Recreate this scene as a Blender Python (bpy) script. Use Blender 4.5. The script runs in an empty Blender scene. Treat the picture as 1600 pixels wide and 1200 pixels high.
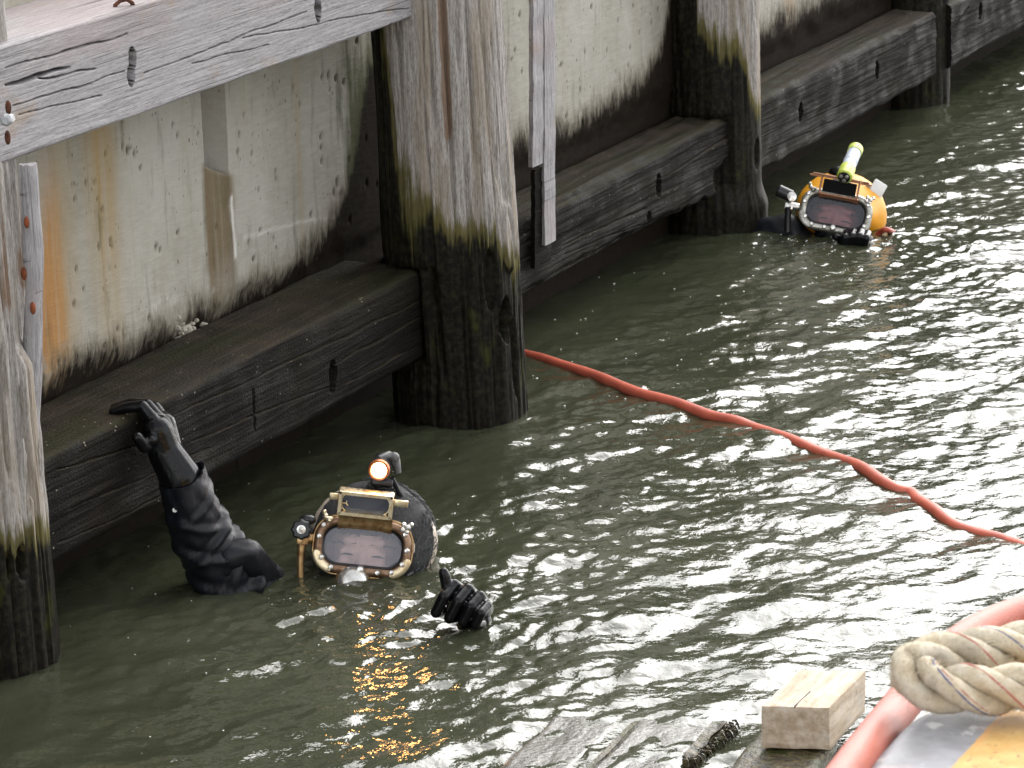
import bpy, bmesh, math, random
import numpy as np
from mathutils import Vector, Matrix
random.seed(7); rng = np.random.default_rng(11)
S = bpy.context.scene; C = S.collection

# ------------------------------------------------------------------ camera, sky, sun, exposure
CAM = np.array([0.0, 0.0, 2.35]); FPX = 5500.0
YAW, PITCH, ROLL = math.radians(25.394), math.radians(15.250), math.radians(1.719)
_f = np.array([-math.sin(YAW)*math.cos(PITCH), math.cos(YAW)*math.cos(PITCH), -math.sin(PITCH)])
_r = np.array([math.cos(YAW), math.sin(YAW), 0.0]); _u = np.cross(_r, _f)
RT = math.cos(ROLL)*_r - math.sin(ROLL)*_u
UP = math.cos(ROLL)*_u + math.sin(ROLL)*_r
FW = _f
cd = bpy.data.cameras.new('camera'); cam = bpy.data.objects.new('camera', cd); C.objects.link(cam)
cd.sensor_width = 36.0; cd.lens = FPX/1600*36; cd.clip_start = 0.1; cd.clip_end = 1500
cam.matrix_world = Matrix(((RT[0], UP[0], -FW[0], CAM[0]), (RT[1], UP[1], -FW[1], CAM[1]), (RT[2], UP[2], -FW[2], CAM[2]), (0, 0, 0, 1)))
cd.dof.use_dof = True; cd.dof.focus_distance = 7.45; cd.dof.aperture_fstop = 26.0
S.camera = cam

SUN_EL, SUN_AZ = math.radians(40), math.radians(-3)      # azimuth from +Y towards +X
w = bpy.data.worlds.new('World'); S.world = w; w.use_nodes = True
wn = w.node_tree; wn.nodes.clear()
sky = wn.nodes.new('ShaderNodeTexSky'); sky.sky_type = 'NISHITA'; sky.sun_disc = False
sky.sun_elevation = SUN_EL; sky.sun_rotation = SUN_AZ; sky.air_density = 1.0; sky.dust_density = 2.0; sky.ozone_density = 1.0
hs = wn.nodes.new('ShaderNodeHueSaturation'); hs.inputs['Saturation'].default_value = 0.13
bg = wn.nodes.new('ShaderNodeBackground'); bg.inputs['Strength'].default_value = 0.15
wo = wn.nodes.new('ShaderNodeOutputWorld')
wn.links.new(sky.outputs[0], hs.inputs['Color']); wn.links.new(hs.outputs[0], bg.inputs[0]); wn.links.new(bg.outputs[0], wo.inputs[0])
sl = bpy.data.lights.new('sun', 'SUN'); sl.energy = 0.9; sl.angle = math.radians(88); sl.color = (1.0, 0.965, 0.92)
sun = bpy.data.objects.new('sun', sl); C.objects.link(sun)
sd = Vector((math.sin(SUN_AZ)*math.cos(SUN_EL), math.cos(SUN_AZ)*math.cos(SUN_EL), math.sin(SUN_EL)))
sun.rotation_euler = sd.to_track_quat('Z', 'Y').to_euler(); sun.location = (2, 8, 12)
S.view_settings.view_transform = 'Standard'; S.view_settings.look = 'None'
S.view_settings.exposure = 1.6; S.view_settings.gamma = 1.0; S.view_settings.use_curve_mapping = False

# ------------------------------------------------------------------ helpers
def ray(px, py): return FW + RT*(px-800)/FPX - UP*(py-600)/FPX
def at(px, py, axis, val):                       # photograph pixel -> point on the plane axis = val
    d = ray(px, py); return CAM + d*((val-CAM[axis])/d[axis])
def atz(px, py, depth): return CAM + ray(px, py)*depth

def _hash(ix, iy, iz):
    with np.errstate(over='ignore'):
        h = (ix.astype(np.uint32)*np.uint32(374761393) + iy.astype(np.uint32)*np.uint32(668265263) + iz.astype(np.uint32)*np.uint32(2147483647-1274126177))
        h = (h ^ (h >> np.uint32(13)))*np.uint32(1274126177); h = h ^ (h >> np.uint32(16))
    return (h & np.uint32(0xffff)).astype(np.float64)/65535.0
def vnoise(x, y, z):
    x, y, z = np.broadcast_arrays(np.asarray(x, float), np.asarray(y, float), np.asarray(z, float))
    ix, iy, iz = np.floor(x).astype(np.int64), np.floor(y).astype(np.int64), np.floor(z).astype(np.int64)
    fx, fy, fz = x-ix, y-iy, z-iz
    fx, fy, fz = [t*t*(3-2*t) for t in (fx, fy, fz)]
    o = 0
    for a in (0, 1):
        for b in (0, 1):
            for c in (0, 1):
                o = o + _hash(ix+a, iy+b, iz+c)*(fx if a else 1-fx)*(fy if b else 1-fy)*(fz if c else 1-fz)
    return o*2-1
def fbm(x, y, z, oct=4, g=0.5):
    o, a, s = 0, 1.0, 0
    for k in range(oct):
        o = o + a*vnoise(np.asarray(x)*2**k+17.3*k, np.asarray(y)*2**k+5.1*k, np.asarray(z)*2**k+9.7*k); s += a; a *= g
    return o/s
def sstep(a, b, x):
    t = np.clip((np.asarray(x, float)-a)/(b-a), 0, 1); return t*t*(3-2*t)

def link(name, me, mat=None, parent=None, smooth=True):
    o = bpy.data.objects.new(name, me); C.objects.link(o)
    if mat is not None and len(me.materials) == 0: me.materials.append(mat)
    if parent is not None: o.parent = parent
    return o
def tag(o, label=None, cat=None, group=None, kind=None):
    if label: o['label'] = label
    if cat: o['category'] = cat
    if group: o['group'] = group
    if kind: o['kind'] = kind
    return o
def empty(name, loc, label, cat, group=None):
    o = bpy.data.objects.new(name, None); C.objects.link(o); o.location = tuple(loc); o.empty_display_size = 0.1
    return tag(o, label, cat, group)
def wloc(o):
    l = Vector((0, 0, 0))
    while o is not None: l += o.location; o = o.parent
    return np.array(l)
def arr_mesh(name, V, Q, attrs=None, smooth=True):
    me = bpy.data.meshes.new(name); V = np.asarray(V, float); Q = np.asarray(Q)
    k = Q.shape[1]
    me.vertices.add(len(V)); me.vertices.foreach_set('co', V.ravel())
    me.loops.add(Q.size); me.loops.foreach_set('vertex_index', Q.ravel().astype(np.int32))
    me.polygons.add(len(Q)); me.polygons.foreach_set('loop_start', np.arange(0, Q.size, k, dtype=np.int32))
    me.polygons.foreach_set('loop_total', np.full(len(Q), k, dtype=np.int32))
    me.polygons.foreach_set('use_smooth', np.full(len(Q), smooth, dtype=bool))
    for n, a in (attrs or {}).items():
        at_ = me.attributes.new(n, 'FLOAT', 'POINT'); at_.data.foreach_set('value', np.asarray(a, np.float32).ravel())
    me.update(calc_edges=True); me.validate()
    return me
def grid_quads(nu, nv, closed_u=False):
    i = np.arange(nu if closed_u else nu-1); j = np.arange(nv-1)
    I, J = np.meshgrid(i, j, indexing='ij'); I2 = (I+1) % nu
    return np.stack([I*nv+J, I2*nv+J, I2*nv+J+1, I*nv+J+1], -1).reshape(-1, 4)

class MB:
    """collects shapes in world coordinates, builds one mesh relative to its parent"""
    def __init__(s, M=None): s.bm = bmesh.new(); s.M = M
    def _v(s, pts):
        out = []
        for p in pts:
            p = Vector(tuple(p)); out.append(s.bm.verts.new(s.M @ p if s.M else p))
        return out
    def face(s, vs):
        try: s.bm.faces.new(vs)
        except ValueError: pass
    def box(s, a, b, bev=0.0, rot=None, piv=None):
        a, b = Vector(a), Vector(b); lo = [min(a[i], b[i]) for i in range(3)]; hi = [max(a[i], b[i]) for i in range(3)]
        sec = 1
        pts = [(x, y, z) for x in (lo[0], hi[0]) for y in (lo[1], hi[1]) for z in (lo[2], hi[2])]
        if rot is not None:
            pv = Vector(piv) if piv is not None else (Vector(lo)+Vector(hi))/2
            pts = [pv + rot @ (Vector(p)-pv) for p in pts]
        t = bmesh.new(); v = [t.verts.new(p) for p in pts]
        for q in ((0, 1, 3, 2), (4, 6, 7, 5), (0, 4, 5, 1), (2, 3, 7, 6), (0, 2, 6, 4), (1, 5, 7, 3)): t.faces.new([v[i] for i in q])
        bmesh.ops.recalc_face_normals(t, faces=t.faces)
        if bev > 0: bmesh.ops.bevel(t, geom=list(t.edges), offset=bev, segments=2, profile=0.5, affect='EDGES')
        s.merge(t); return s
    def merge(s, t):
        mp = {}
        for v in t.verts: mp[v] = s._v([v.co])[0]
        for f in t.faces: s.face([mp[v] for v in f.verts])
        t.free()
    def rings(s, rings, cap0=True, cap1=True, closed=True):
        R = [s._v(r) for r in rings]; n = len(R[0])
        for a, b in zip(R[:-1], R[1:]):
            for i in range(n if closed else n-1):
                j = (i+1) % n; s.face([a[i], a[j], b[j], b[i]])
        if cap0: s.face(list(reversed(R[0])))
        if cap1: s.face(R[-1])
        return s
    def tube(s, pts, rad, n=12, cap=True, start=None):
        P = [Vector(tuple(p)) for p in pts]; k = len(P)
        R = rad if hasattr(rad, '__len__') else [rad]*k
        T = [(P[min(i+1, k-1)]-P[max(i-1, 0)]).normalized() for i in range(k)]
        nr = Vector(start) if start is not None else T[0].orthogonal()
        rs = []
        for i in range(k):
            nr = (nr - T[i]*nr.dot(T[i])).normalized(); bn = T[i].cross(nr)
            rs.append([P[i] + (nr*math.cos(2*math.pi*j/n) + bn*math.sin(2*math.pi*j/n))*R[i] for j in range(n)])
        return s.rings(rs, cap, cap)
    def lathe(s, prof, o, axis, n=24, cap0=True, cap1=True):
        o = Vector(tuple(o)); ax = Vector(tuple(axis)).normalized(); e1 = ax.orthogonal().normalized(); e2 = ax.cross(e1)
        return s.rings([[o + ax*h + (e1*math.cos(2*math.pi*j/n)+e2*math.sin(2*math.pi*j/n))*r for j in range(n)] for r, h in prof], cap0, cap1)
    def ell(s, c, rx, ry, rz, n=20, m=12, ax=None):
        c = Vector(tuple(c)); A = ax or Matrix.Identity(3)
        rs = []
        for i in range(m+1):
            t = math.pi*(i/m) ; t = min(max(t, 0.02), math.pi-0.02)
            rs.append([c + A @ Vector((rx*math.sin(t)*math.cos(2*math.pi*j/n), ry*math.sin(t)*math.sin(2*math.pi*j/n), rz*math.cos(t))) for j in range(n)])
        rs.reverse()
        return s.rings(rs)
    def mesh(s, name, org=(0, 0, 0), smooth=35):
        bmesh.ops.recalc_face_normals(s.bm, faces=s.bm.faces)
        bmesh.ops.translate(s.bm, verts=s.bm.verts, vec=-Vector(tuple(org)))
        me = bpy.data.meshes.new(name)
        for f in s.bm.faces: f.smooth = True
        ang = math.radians(smooth)
        for e in s.bm.edges:
            if len(e.link_faces) == 2 and e.calc_face_angle(0) > ang: e.smooth = False
        s.bm.to_mesh(me); s.bm.free(); return me
    def build(s, name, mat, parent=None, smooth=35):
        return link(name, s.mesh(name, wloc(parent) if parent else (0, 0, 0), smooth), mat, parent)

def remeshed(mb, name, org, voxel, it=4, fac=0.5):
    """fuse overlapping closed shapes to one continuous skin"""
    me = mb.mesh(name, org); o = bpy.data.objects.new('tmp_body', me); C.objects.link(o)
    m = o.modifiers.new('r', 'REMESH'); m.mode = 'VOXEL'; m.voxel_size = voxel; m.use_smooth_shade = True
    s = o.modifiers.new('s', 'SMOOTH'); s.iterations = it; s.factor = fac
    dg = bpy.context.evaluated_depsgraph_get(); out = bpy.data.meshes.new_from_object(o.evaluated_get(dg))
    bpy.data.objects.remove(o); bpy.data.meshes.remove(me); out.name = name
    for p in out.polygons: p.use_smooth = True
    return out
def capsule(mb, p, q, r1, r2, n=14):
    p, q = Vector(tuple(p)), Vector(tuple(q)); d = q-p
    L = max(d.length, 1e-6); ax = d/L; prof = []
    for i in range(5): a = math.pi/2*(i/4); prof.append((max(r1*math.sin(a), 1e-4*r1), -r1*math.cos(a)))
    prof += [(r1+(r2-r1)*t, L*t) for t in (0.33, 0.66)]
    for i in range(5): a = math.pi/2*(i/4); prof.append((max(r2*math.cos(a), 1e-4*r2), L+r2*math.sin(a)))
    mb.lathe(prof, p, ax, n)

# ------------------------------------------------------------------ materials
class Mat:
    def __init__(s, name):
        s.m = bpy.data.materials.new(name); s.m.use_nodes = True; s.nt = s.m.node_tree; s.nt.nodes.clear()
        s.out = s.nt.nodes.new('ShaderNodeOutputMaterial')
    def put(s, sock, v):
        if isinstance(v, bpy.types.NodeSocket): s.nt.links.new(v, sock)
        elif v is not None:
            if hasattr(v, '__len__') and sock.type == 'RGBA' and len(v) == 3: v = (*v, 1)
            sock.default_value = v
    def n(s, t, o=0, props=None, **ins):
        nd = s.nt.nodes.new('ShaderNode'+t)
        for k, v in (props or {}).items(): setattr(nd, k, v)
        for k, v in ins.items():
            key = int(k[1:]) if k[0] == 'i' and k[1:].isdigit() else k.replace('_', ' ')
            s.put(nd.inputs[key], v)
        return nd.outputs[o]
    def pos(s, scale=(1, 1, 1), obj=False):
        v = s.n('TexCoord', 3) if obj else s.n('NewGeometry', 0)
        return s.n('VectorMath', props={'operation': 'MULTIPLY'}, i0=v, i1=scale)
    def noise(s, scale=(1, 1, 1), S=1.0, detail=5, rough=0.55, dist=0.0, obj=False):
        return s.n('TexNoise', 0, Vector=s.pos(scale, obj), Scale=S, Detail=detail, Roughness=rough, Distortion=dist)
    def voro(s, scale=(1, 1, 1), S=1.0, feat='F1', rnd=1.0, obj=False):
        return s.n('TexVoronoi', 0, {'feature': feat}, Vector=s.pos(scale, obj), Scale=S, Randomness=rnd)
    def math(s, op, a, b=0.0, c=None, clamp=False):
        nd = s.nt.nodes.new('ShaderNodeMath'); nd.operation = op; nd.use_clamp = clamp
        s.put(nd.inputs[0], a); s.put(nd.inputs[1], b)
        if c is not None: s.put(nd.inputs[2], c)
        return nd.outputs[0]
    def rng(s, v, a, b, lo=0.0, hi=1.0, smooth=True):
        return s.n('MapRange', 0, {'interpolation_type': 'SMOOTHSTEP' if smooth else 'LINEAR'}, i0=v, i1=a, i2=b, i3=lo, i4=hi)
    def ramp(s, v, stops):
        nd = s.nt.nodes.new('ShaderNodeValToRGB'); s.put(nd.inputs[0], v); e = nd.color_ramp.elements
        while len(e) < len(stops): e.new(0.5)
        for el, (p, c) in zip(e, stops): el.position = p; el.color = (*c, 1) if len(c) == 3 else c
        return nd.outputs[0]
    def mix(s, f, a, b, mode='MIX'):
        nd = s.nt.nodes.new('ShaderNodeMix'); nd.data_type = 'RGBA'; nd.blend_type = mode
        s.put(nd.inputs[0], f); s.put(nd.inputs[6], a); s.put(nd.inputs[7], b); return nd.outputs[2]
    def attr(s, name): return s.n('Attribute', 2, {'attribute_name': name})
    def bump(s, h, strength=0.5, dist=0.01, normal=None):
        return s.n('Bump', 0, Strength=strength, Distance=dist, Height=h, Normal=normal)
    def bsdf(s, **ins): return s.n('BsdfPrincipled', 0, None, **ins)
    def done(s, sh): s.nt.links.new(sh, s.out.inputs[0]); return s.m

def simple(name, col, rough=0.5, metal=0.0, var=0.0, vs=30.0, bump=0.0, bs=200.0, spec=0.5, coat=0.0, dark=None):
    m = Mat(name); c = col
    if var > 0:
        nz = m.noise(S=vs, detail=6); c = m.mix(m.rng(nz, 0.35, 0.7), col, dark if dark else tuple(k*(1-var) for k in col))
    nm = m.bump(m.noise(S=bs, detail=4), bump, 0.004) if bump > 0 else None
    kw = dict(Base_Color=c, Roughness=rough, Metallic=metal, Normal=nm, Specular_IOR_Level=spec)
    if coat: kw['Coat_Weight'] = coat
    return m.done(m.bsdf(**kw))

def mat_dry_beam(ax='Y'):
    m = Mat('weathered grey timber'); vert = ax == 'Z'
    g = m.math('ADD', m.math('MULTIPLY', m.noise((210, 210, 9) if vert else (210, 9, 210), 1.0, 7, 0.68, 0.4), 0.62), m.math('MULTIPLY', m.noise((420, 420, 70) if vert else (420, 70, 420), 1.0, 4, 0.6), 0.38))
    ring = m.n('TexWave', 1, {'wave_type': 'BANDS', 'bands_direction': 'Z'}, Vector=m.pos((0.3, 0.3, 0.10) if vert else (1.0, 0.16, 1.0)), Scale=34.0, Distortion=7.0, Detail=3.0, Detail_Scale=1.4)
    col = m.ramp(g, [(0.34, (0.12, 0.108, 0.108)), (0.45, (0.29, 0.275, 0.283)), (0.55, (0.39, 0.375, 0.384)), (0.68, (0.50, 0.485, 0.49))])
    big = m.noise((3, 3, 0.8) if vert else (3, 0.9, 6), 1.0, 5); col = m.mix(m.rng(big, 0.35, 0.7, 0, 0.4), col, (0.30, 0.285, 0.29))
    col = m.mix(m.rng(ring, 0.45, 0.8, 0.0, 0.22), col, (0.19, 0.175, 0.18))
    pk = m.rng(m.noise((1.2, 1.2, 5), 1.6, 3), 0.50, 0.66); col = m.mix(m.math('MULTIPLY', pk, 0.3), col, (0.34, 0.26, 0.245))
    br = m.rng(m.noise((9, 5, 9), 1.0, 4), 0.60, 0.72); col = m.mix(m.math('MULTIPLY', br, 0.55), col, (0.33, 0.235, 0.15))
    dk = m.rng(m.noise((30, 1.2, 60), 1.0, 4), 0.62, 0.70); col = m.mix(m.math('MULTIPLY', dk, 0.6), col, (0.07, 0.06, 0.06))
    ln = m.rng(m.noise((330, 330, 2.4) if vert else (330, 2.4, 330), 1.0, 3, 0.5), 0.60, 0.68); col = m.mix(m.math('MULTIPLY', ln, 0.55), col, (0.10, 0.09, 0.09))
    col = m.mix(m.attr('hole'), col, (0.018, 0.016, 0.012))  # shade inside bolt holes and cracks painted near black
    h = m.math('SUBTRACT', m.math('MULTIPLY', g, 0.8), m.math('MULTIPLY', ln, 0.5))
    return m.done(m.bsdf(Base_Color=col, Roughness=0.88, Specular_IOR_Level=0.25, Normal=m.bump(h, 0.55, 0.004)))

def mat_pile():
    m = Mat('weathered pile timber with tide band')
    g = m.math('ADD', m.math('MULTIPLY', m.noise((190, 190, 12.0), 1.0, 7, 0.68, 0.6, obj=True), 0.6), m.math('MULTIPLY', m.noise((360, 360, 70), 1.0, 4, 0.6, 0.3, obj=True), 0.4))
    col = m.ramp(g, [(0.34, (0.09, 0.076, 0.064)), (0.44, (0.25, 0.228, 0.205)), (0.55, (0.38, 0.355, 0.335)), (0.68, (0.53, 0.51, 0.495))])
    wide = m.noise((14, 14, 1.6), 1.0, 4, obj=True)
    col = m.mix(m.rng(wide, 0.48, 0.68, 0, 0.55), col, (0.26, 0.20, 0.13))
    bn = m.attr('brown'); bj = m.math('ADD', bn, m.math('MULTIPLY', m.math('SUBTRACT', m.noise((40, 40, 7), 1.0, 4, obj=True), 0.5), 1.1))
    col = m.mix(m.rng(bj, 0.42, 0.62, 0, 0.85), col, m.mix(g, (0.06, 0.035, 0.02), (0.34, 0.225, 0.15)))
    # growth: 'tide' runs -1 (dry) .. +1 (always wet)
    t = m.attr('tide'); st = m.noise((60, 60, 3.0), 1.0, 6, 0.65, obj=True); bl = m.noise(S=9.0, detail=4, obj=True)
    t2 = m.math('ADD', t, m.math('ADD', m.math('MULTIPLY', m.math('SUBTRACT', st, 0.5), 2.0), m.math('MULTIPLY', m.math('SUBTRACT', bl, 0.5), 0.8)))
    gcol = m.mix(m.noise((60, 60, 20), 1.0, 4, obj=True), (0.030, 0.032, 0.006), (0.15, 0.125, 0.03))
    col = m.mix(m.rng(t2, -0.42, 0.02, 0, 0.92), col, gcol)
    bcol = m.mix(m.rng(m.noise(S=70, detail=5, obj=True), 0.4, 0.7), (0.004, 0.0037, 0.0022), (0.020, 0.017, 0.009))
    gp = m.rng(m.noise((14, 14, 8), 1.0, 4, obj=True), 0.58, 0.74); bcol = m.mix(m.math('MULTIPLY', gp, 0.8), bcol, (0.035, 0.040, 0.007))
    dark = m.rng(t2, 0.05, 0.42); col = m.mix(dark, col, bcol)
    grit = m.noise(S=260, detail=3, obj=True)
    h = m.math('ADD', m.math('MULTIPLY', g, m.rng(dark, 0, 1, 1.0, 0.35)), m.math('MULTIPLY', grit, m.math('MULTIPLY', dark, 0.6)))
    ro = m.rng(dark, 0, 1, 0.88, 0.6)
    return m.done(m.bsdf(Base_Color=col, Roughness=ro, Specular_IOR_Level=0.15, Normal=m.bump(h, 0.6, 0.005)))

def mat_wet_beam():
    m = Mat('black tide soaked timber')
    g = m.noise((75, 3.0, 75), 1.0, 6, 0.6, 0.8)
    col = m.ramp(g, [(0.30, (0.003, 0.0025, 0.002)), (0.5, (0.0065, 0.005, 0.0038)), (0.7, (0.0155, 0.012, 0.0095))])
    big = m.noise((5, 1.8, 9), 1.0, 5); col = m.mix(m.rng(big, 0.45, 0.68, 0, 0.5), col, (0.019, 0.015, 0.010))
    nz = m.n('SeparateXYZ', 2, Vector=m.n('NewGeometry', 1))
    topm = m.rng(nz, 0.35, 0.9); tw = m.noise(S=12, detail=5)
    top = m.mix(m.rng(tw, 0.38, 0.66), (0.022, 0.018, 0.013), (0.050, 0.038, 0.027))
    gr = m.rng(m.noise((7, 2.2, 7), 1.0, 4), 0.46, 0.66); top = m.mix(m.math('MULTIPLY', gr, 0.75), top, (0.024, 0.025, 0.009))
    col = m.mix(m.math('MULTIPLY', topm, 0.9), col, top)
    al = m.rng(m.noise((4, 1.6, 6), 2.0, 5), 0.55, 0.75); col = m.mix(m.math('MULTIPLY', al, 0.5), col, (0.016, 0.017, 0.006))
    sp = m.math('MULTIPLY', m.math('LESS_THAN', m.voro(S=42), 0.085), m.math('GREATER_THAN', m.noise(S=6, detail=2), 0.5))
    col = m.mix(m.math('MULTIPLY', sp, 0.85), col, (0.33, 0.30, 0.24))
    h = m.math('ADD', g, m.math('MULTIPLY', m.noise(S=170, detail=4), 0.7))
    return m.done(m.bsdf(Base_Color=col, Roughness=m.rng(tw, 0.3, 0.7, 0.55, 0.85), Specular_IOR_Level=0.12, Normal=m.bump(h, 0.85, 0.008)))

def mat_concrete():
    m = Mat('stained sea wall concrete')
    big = m.noise((1, 2.0, 1.4), 2.2, 6); fine = m.noise((30, 18, 90), 1.0, 5); gr = m.noise(S=330, detail=3)
    col = m.ramp(big, [(0.30, (0.29, 0.272, 0.225)), (0.5, (0.365, 0.348, 0.30)), (0.72, (0.425, 0.41, 0.365))])
    col = m.mix(m.rng(fine, 0.35, 0.7, 0, 0.22), col, (0.50, 0.48, 0.43))
    col = m.mix(m.rng(gr, 0.55, 0.75, 0, 0.25), col, (0.18, 0.17, 0.14))
    stv = m.noise((8, 14, 1.3), 1.0, 5); col = m.mix(m.rng(stv, 0.54, 0.74, 0, 0.30), col, (0.31, 0.275, 0.20))
    # scattered pinholes
    v = m.voro((1, 1, 0.62), 30.0); pin = m.math('MULTIPLY', m.math('LESS_THAN', v, 0.10), m.math('GREATER_THAN', m.noise(S=5, detail=3), 0.50))
    v2 = m.voro((1, 1, 0.45), 70.0); pin2 = m.math('MULTIPLY', m.math('LESS_THAN', v2, 0.12), m.math('GREATER_THAN', m.noise(S=9, detail=3), 0.54))
    pins = m.math('MAXIMUM', pin, pin2)
    col = m.mix(m.math('MULTIPLY', pins, 0.6), col, (0.05, 0.045, 0.035))
    col = m.mix(m.math('MULTIPLY', m.math('MINIMUM', m.math('MULTIPLY', m.attr('pit'), 1.6), 1.0), 0.85), col, (0.085, 0.075, 0.05))  # shade in the pit hollows painted into the colour
    vs = m.noise((20, 45, 1.5), 1.0, 4)
    ru = m.math('MULTIPLY', m.attr('rust'), m.rng(vs, 0.22, 0.72, 0.55, 1.5))
    col = m.mix(m.math('MINIMUM', ru, 0.93), col, m.mix(m.noise((30, 60, 6), 1.0, 4), (0.36, 0.15, 0.035), (0.45, 0.26, 0.10)))
    oc = m.math('MULTIPLY', m.attr('ochre'), m.rng(vs, 0.25, 0.75, 0.65, 1.5))
    col = m.mix(m.math('MINIMUM', oc, 0.9), col, (0.36, 0.255, 0.12))
    bn = m.math('MULTIPLY', m.attr('brown'), m.rng(vs, 0.2, 0.7, 0.6, 1.1))
    col = m.mix(m.math('MINIMUM', bn, 0.92), col, m.mix(gr, (0.10, 0.07, 0.035), (0.21, 0.155, 0.085)))
    col = m.mix(m.math('MULTIPLY', m.attr('white'), 0.9), col, (0.66, 0.64, 0.60))
    t = m.attr('tide'); st = m.noise((42, 60, 17), 1.0, 6, 0.7); bl = m.noise(S=8.0, detail=5)
    t2 = m.math('ADD', t, m.math('ADD', m.math('MULTIPLY', m.math('SUBTRACT', st, 0.5), 2.0), m.math('MULTIPLY', m.math('SUBTRACT', bl, 0.5), 1.7)))
    pale = m.math('MULTIPLY', m.rng(t2, -0.75, -0.35), m.rng(m.noise(S=26, detail=5), 0.47, 0.6))
    col = m.mix(m.math('MULTIPLY', pale, 0.6), col, (0.46, 0.43, 0.37))
    col = m.mix(m.rng(t2, -0.95, 0.05, 0, 0.75), col, (0.14, 0.118, 0.08))
    ga = m.attr('algae'); ga2 = m.math('ADD', ga, m.math('MULTIPLY', m.math('SUBTRACT', m.noise((30, 30, 5), 1.0, 6), 0.5), 1.9))
    col = m.mix(m.rng(ga2, 0.05, 0.85, 0, 0.92), col, m.mix(gr, (0.02, 0.022, 0.006), (0.07, 0.075, 0.018)))
    dk = m.rng(t2, -0.35, 0.60); col = m.mix(m.math('MULTIPLY', dk, 0.995), col, m.mix(m.noise(S=60, detail=5), (0.006, 0.0045, 0.0032), (0.024, 0.018, 0.013)))
    h = m.math('ADD', m.math('ADD', m.math('MULTIPLY', fine, 0.5), m.math('MULTIPLY', gr, 0.35)), m.math('MULTIPLY', pins, -0.9))
    return m.done(m.bsdf(Base_Color=col, Roughness=m.rng(dk, 0, 1, 0.9, 0.75), Specular_IOR_Level=m.rng(dk, 0, 1, 0.25, 0.04), Normal=m.bump(h, 0.55, 0.006)))

def mat_water():
    m = Mat('murky green harbour water')
    col = m.mix(m.rng(m.noise(S=1.1, detail=4), 0.35, 0.7), (0.036, 0.040, 0.023), (0.052, 0.056, 0.034))
    r1 = m.noise((1.0, 1.0, 1.0), 34.0, 3, 0.5, 0.4); r2 = m.noise((1.0, 1.0, 1.0), 95.0, 2, 0.5)
    h = m.math('ADD', m.math('MULTIPLY', r1, 1.0), m.math('MULTIPLY', r2, 0.25))
    nm = m.bump(h, 0.22, 0.012)
    return m.done(m.bsdf(Base_Color=col, Roughness=0.035, IOR=1.5, Specular_IOR_Level=0.5, Normal=nm))

def mat_rope():
    m = Mat('old manila rope')
    f = m.noise(S=55, detail=5); col = m.mix(m.rng(f, 0.3, 0.7), (0.60, 0.51, 0.36), (0.80, 0.74, 0.61))
    d = m.rng(m.noise(S=16, detail=5), 0.50, 0.72); col = m.mix(m.math('MULTIPLY', d, 0.45), col, (0.26, 0.2, 0.12))
    gy = m.rng(m.noise(S=11, detail=4), 0.5, 0.66); col = m.mix(m.math('MULTIPLY', gy, 0.45), col, (0.42, 0.39, 0.34))
    h = m.math('ADD', f, m.math('MULTIPLY', m.noise(S=700, detail=4, rough=0.7), 1.6)); sp = m.noise(S=320, detail=4); col = m.mix(m.rng(sp, 0.52, 0.7, 0, 0.4), col, (0.30, 0.23, 0.14))
    return m.done(m.bsdf(Base_Color=col, Roughness=0.95, Specular_IOR_Level=0.15, Normal=m.bump(h, 0.6, 0.003)))

def mat_deck():
    m = Mat('scuffed grey deck paint with yellow band')
    x = m.n('SeparateXYZ', 0, Vector=m.n('NewGeometry', 0))
    wob = m.math('ADD', x, m.math('MULTIPLY', m.math('SUBTRACT', m.noise(S=45, detail=4), 0.5), 0.006))
    n1 = m.noise(S=26, detail=6); grey = m.mix(m.rng(n1, 0.3, 0.7), (0.12, 0.12, 0.13), (0.22, 0.22, 0.238))
    wp = m.rng(m.noise(S=19, detail=6, rough=0.65), 0.56, 0.62); grey = m.mix(m.math('MULTIPLY', wp, 0.85), grey, (0.56, 0.55, 0.54))
    pk = m.rng(m.noise(S=9, detail=4), 0.56, 0.68); grey = m.mix(m.math('MULTIPLY', pk, 0.35), grey, (0.45, 0.30, 0.29))
    yel = m.mix(m.rng(m.noise(S=40, detail=5), 0.35, 0.7), (0.46, 0.25, 0.05), (0.54, 0.34, 0.11))
    ch = m.math('GREATER_THAN', m.noise((160, 70, 160), 1.0, 4), 0.64); yel = m.mix(m.math('MULTIPLY', ch, 0.8), yel, (0.16, 0.08, 0.03))
    edge = m.math('MULTIPLY', m.rng(m.math('ABSOLUTE', m.math('SUBTRACT', wob, -1.015)), 0.0, 0.006, 1, 0), 0.6)
    yel = m.mix(edge, yel, (0.60, 0.26, 0.05))
    col = m.mix(m.math('GREATER_THAN', wob, -1.0185), grey, yel)
    return m.done(m.bsdf(Base_Color=col, Roughness=0.5, Normal=m.bump(m.noise(S=120, detail=4), 0.25, 0.003)))

def mat_glass(name, tint, haze):
    m = Mat(name)
    tr = m.n('BsdfTransparent', 0, None, Color=(0.93, 0.94, 0.97)); df = m.n('BsdfDiffuse', 0, None, Color=tint)
    hz = m.rng(m.noise(S=22, detail=5), 0.25, 0.75, haze*0.85, haze*1.15)
    a = m.n('MixShader', 0, None, Fac=hz, i1=tr, i2=df)  # diffuse grey paints a hazy reflection over the clear glass
    gl = m.n('BsdfGlossy', 0, None, Color=(1, 1, 1), Roughness=0.04); fr = m.math('ADD', m.math('MULTIPLY', m.math('POWER', m.n('LayerWeight', 1, None, Blend=0.5), 4.0), 0.4), 0.025)
    return m.done(m.n('MixShader', 0, None, Fac=fr, i1=a, i2=gl))

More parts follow.
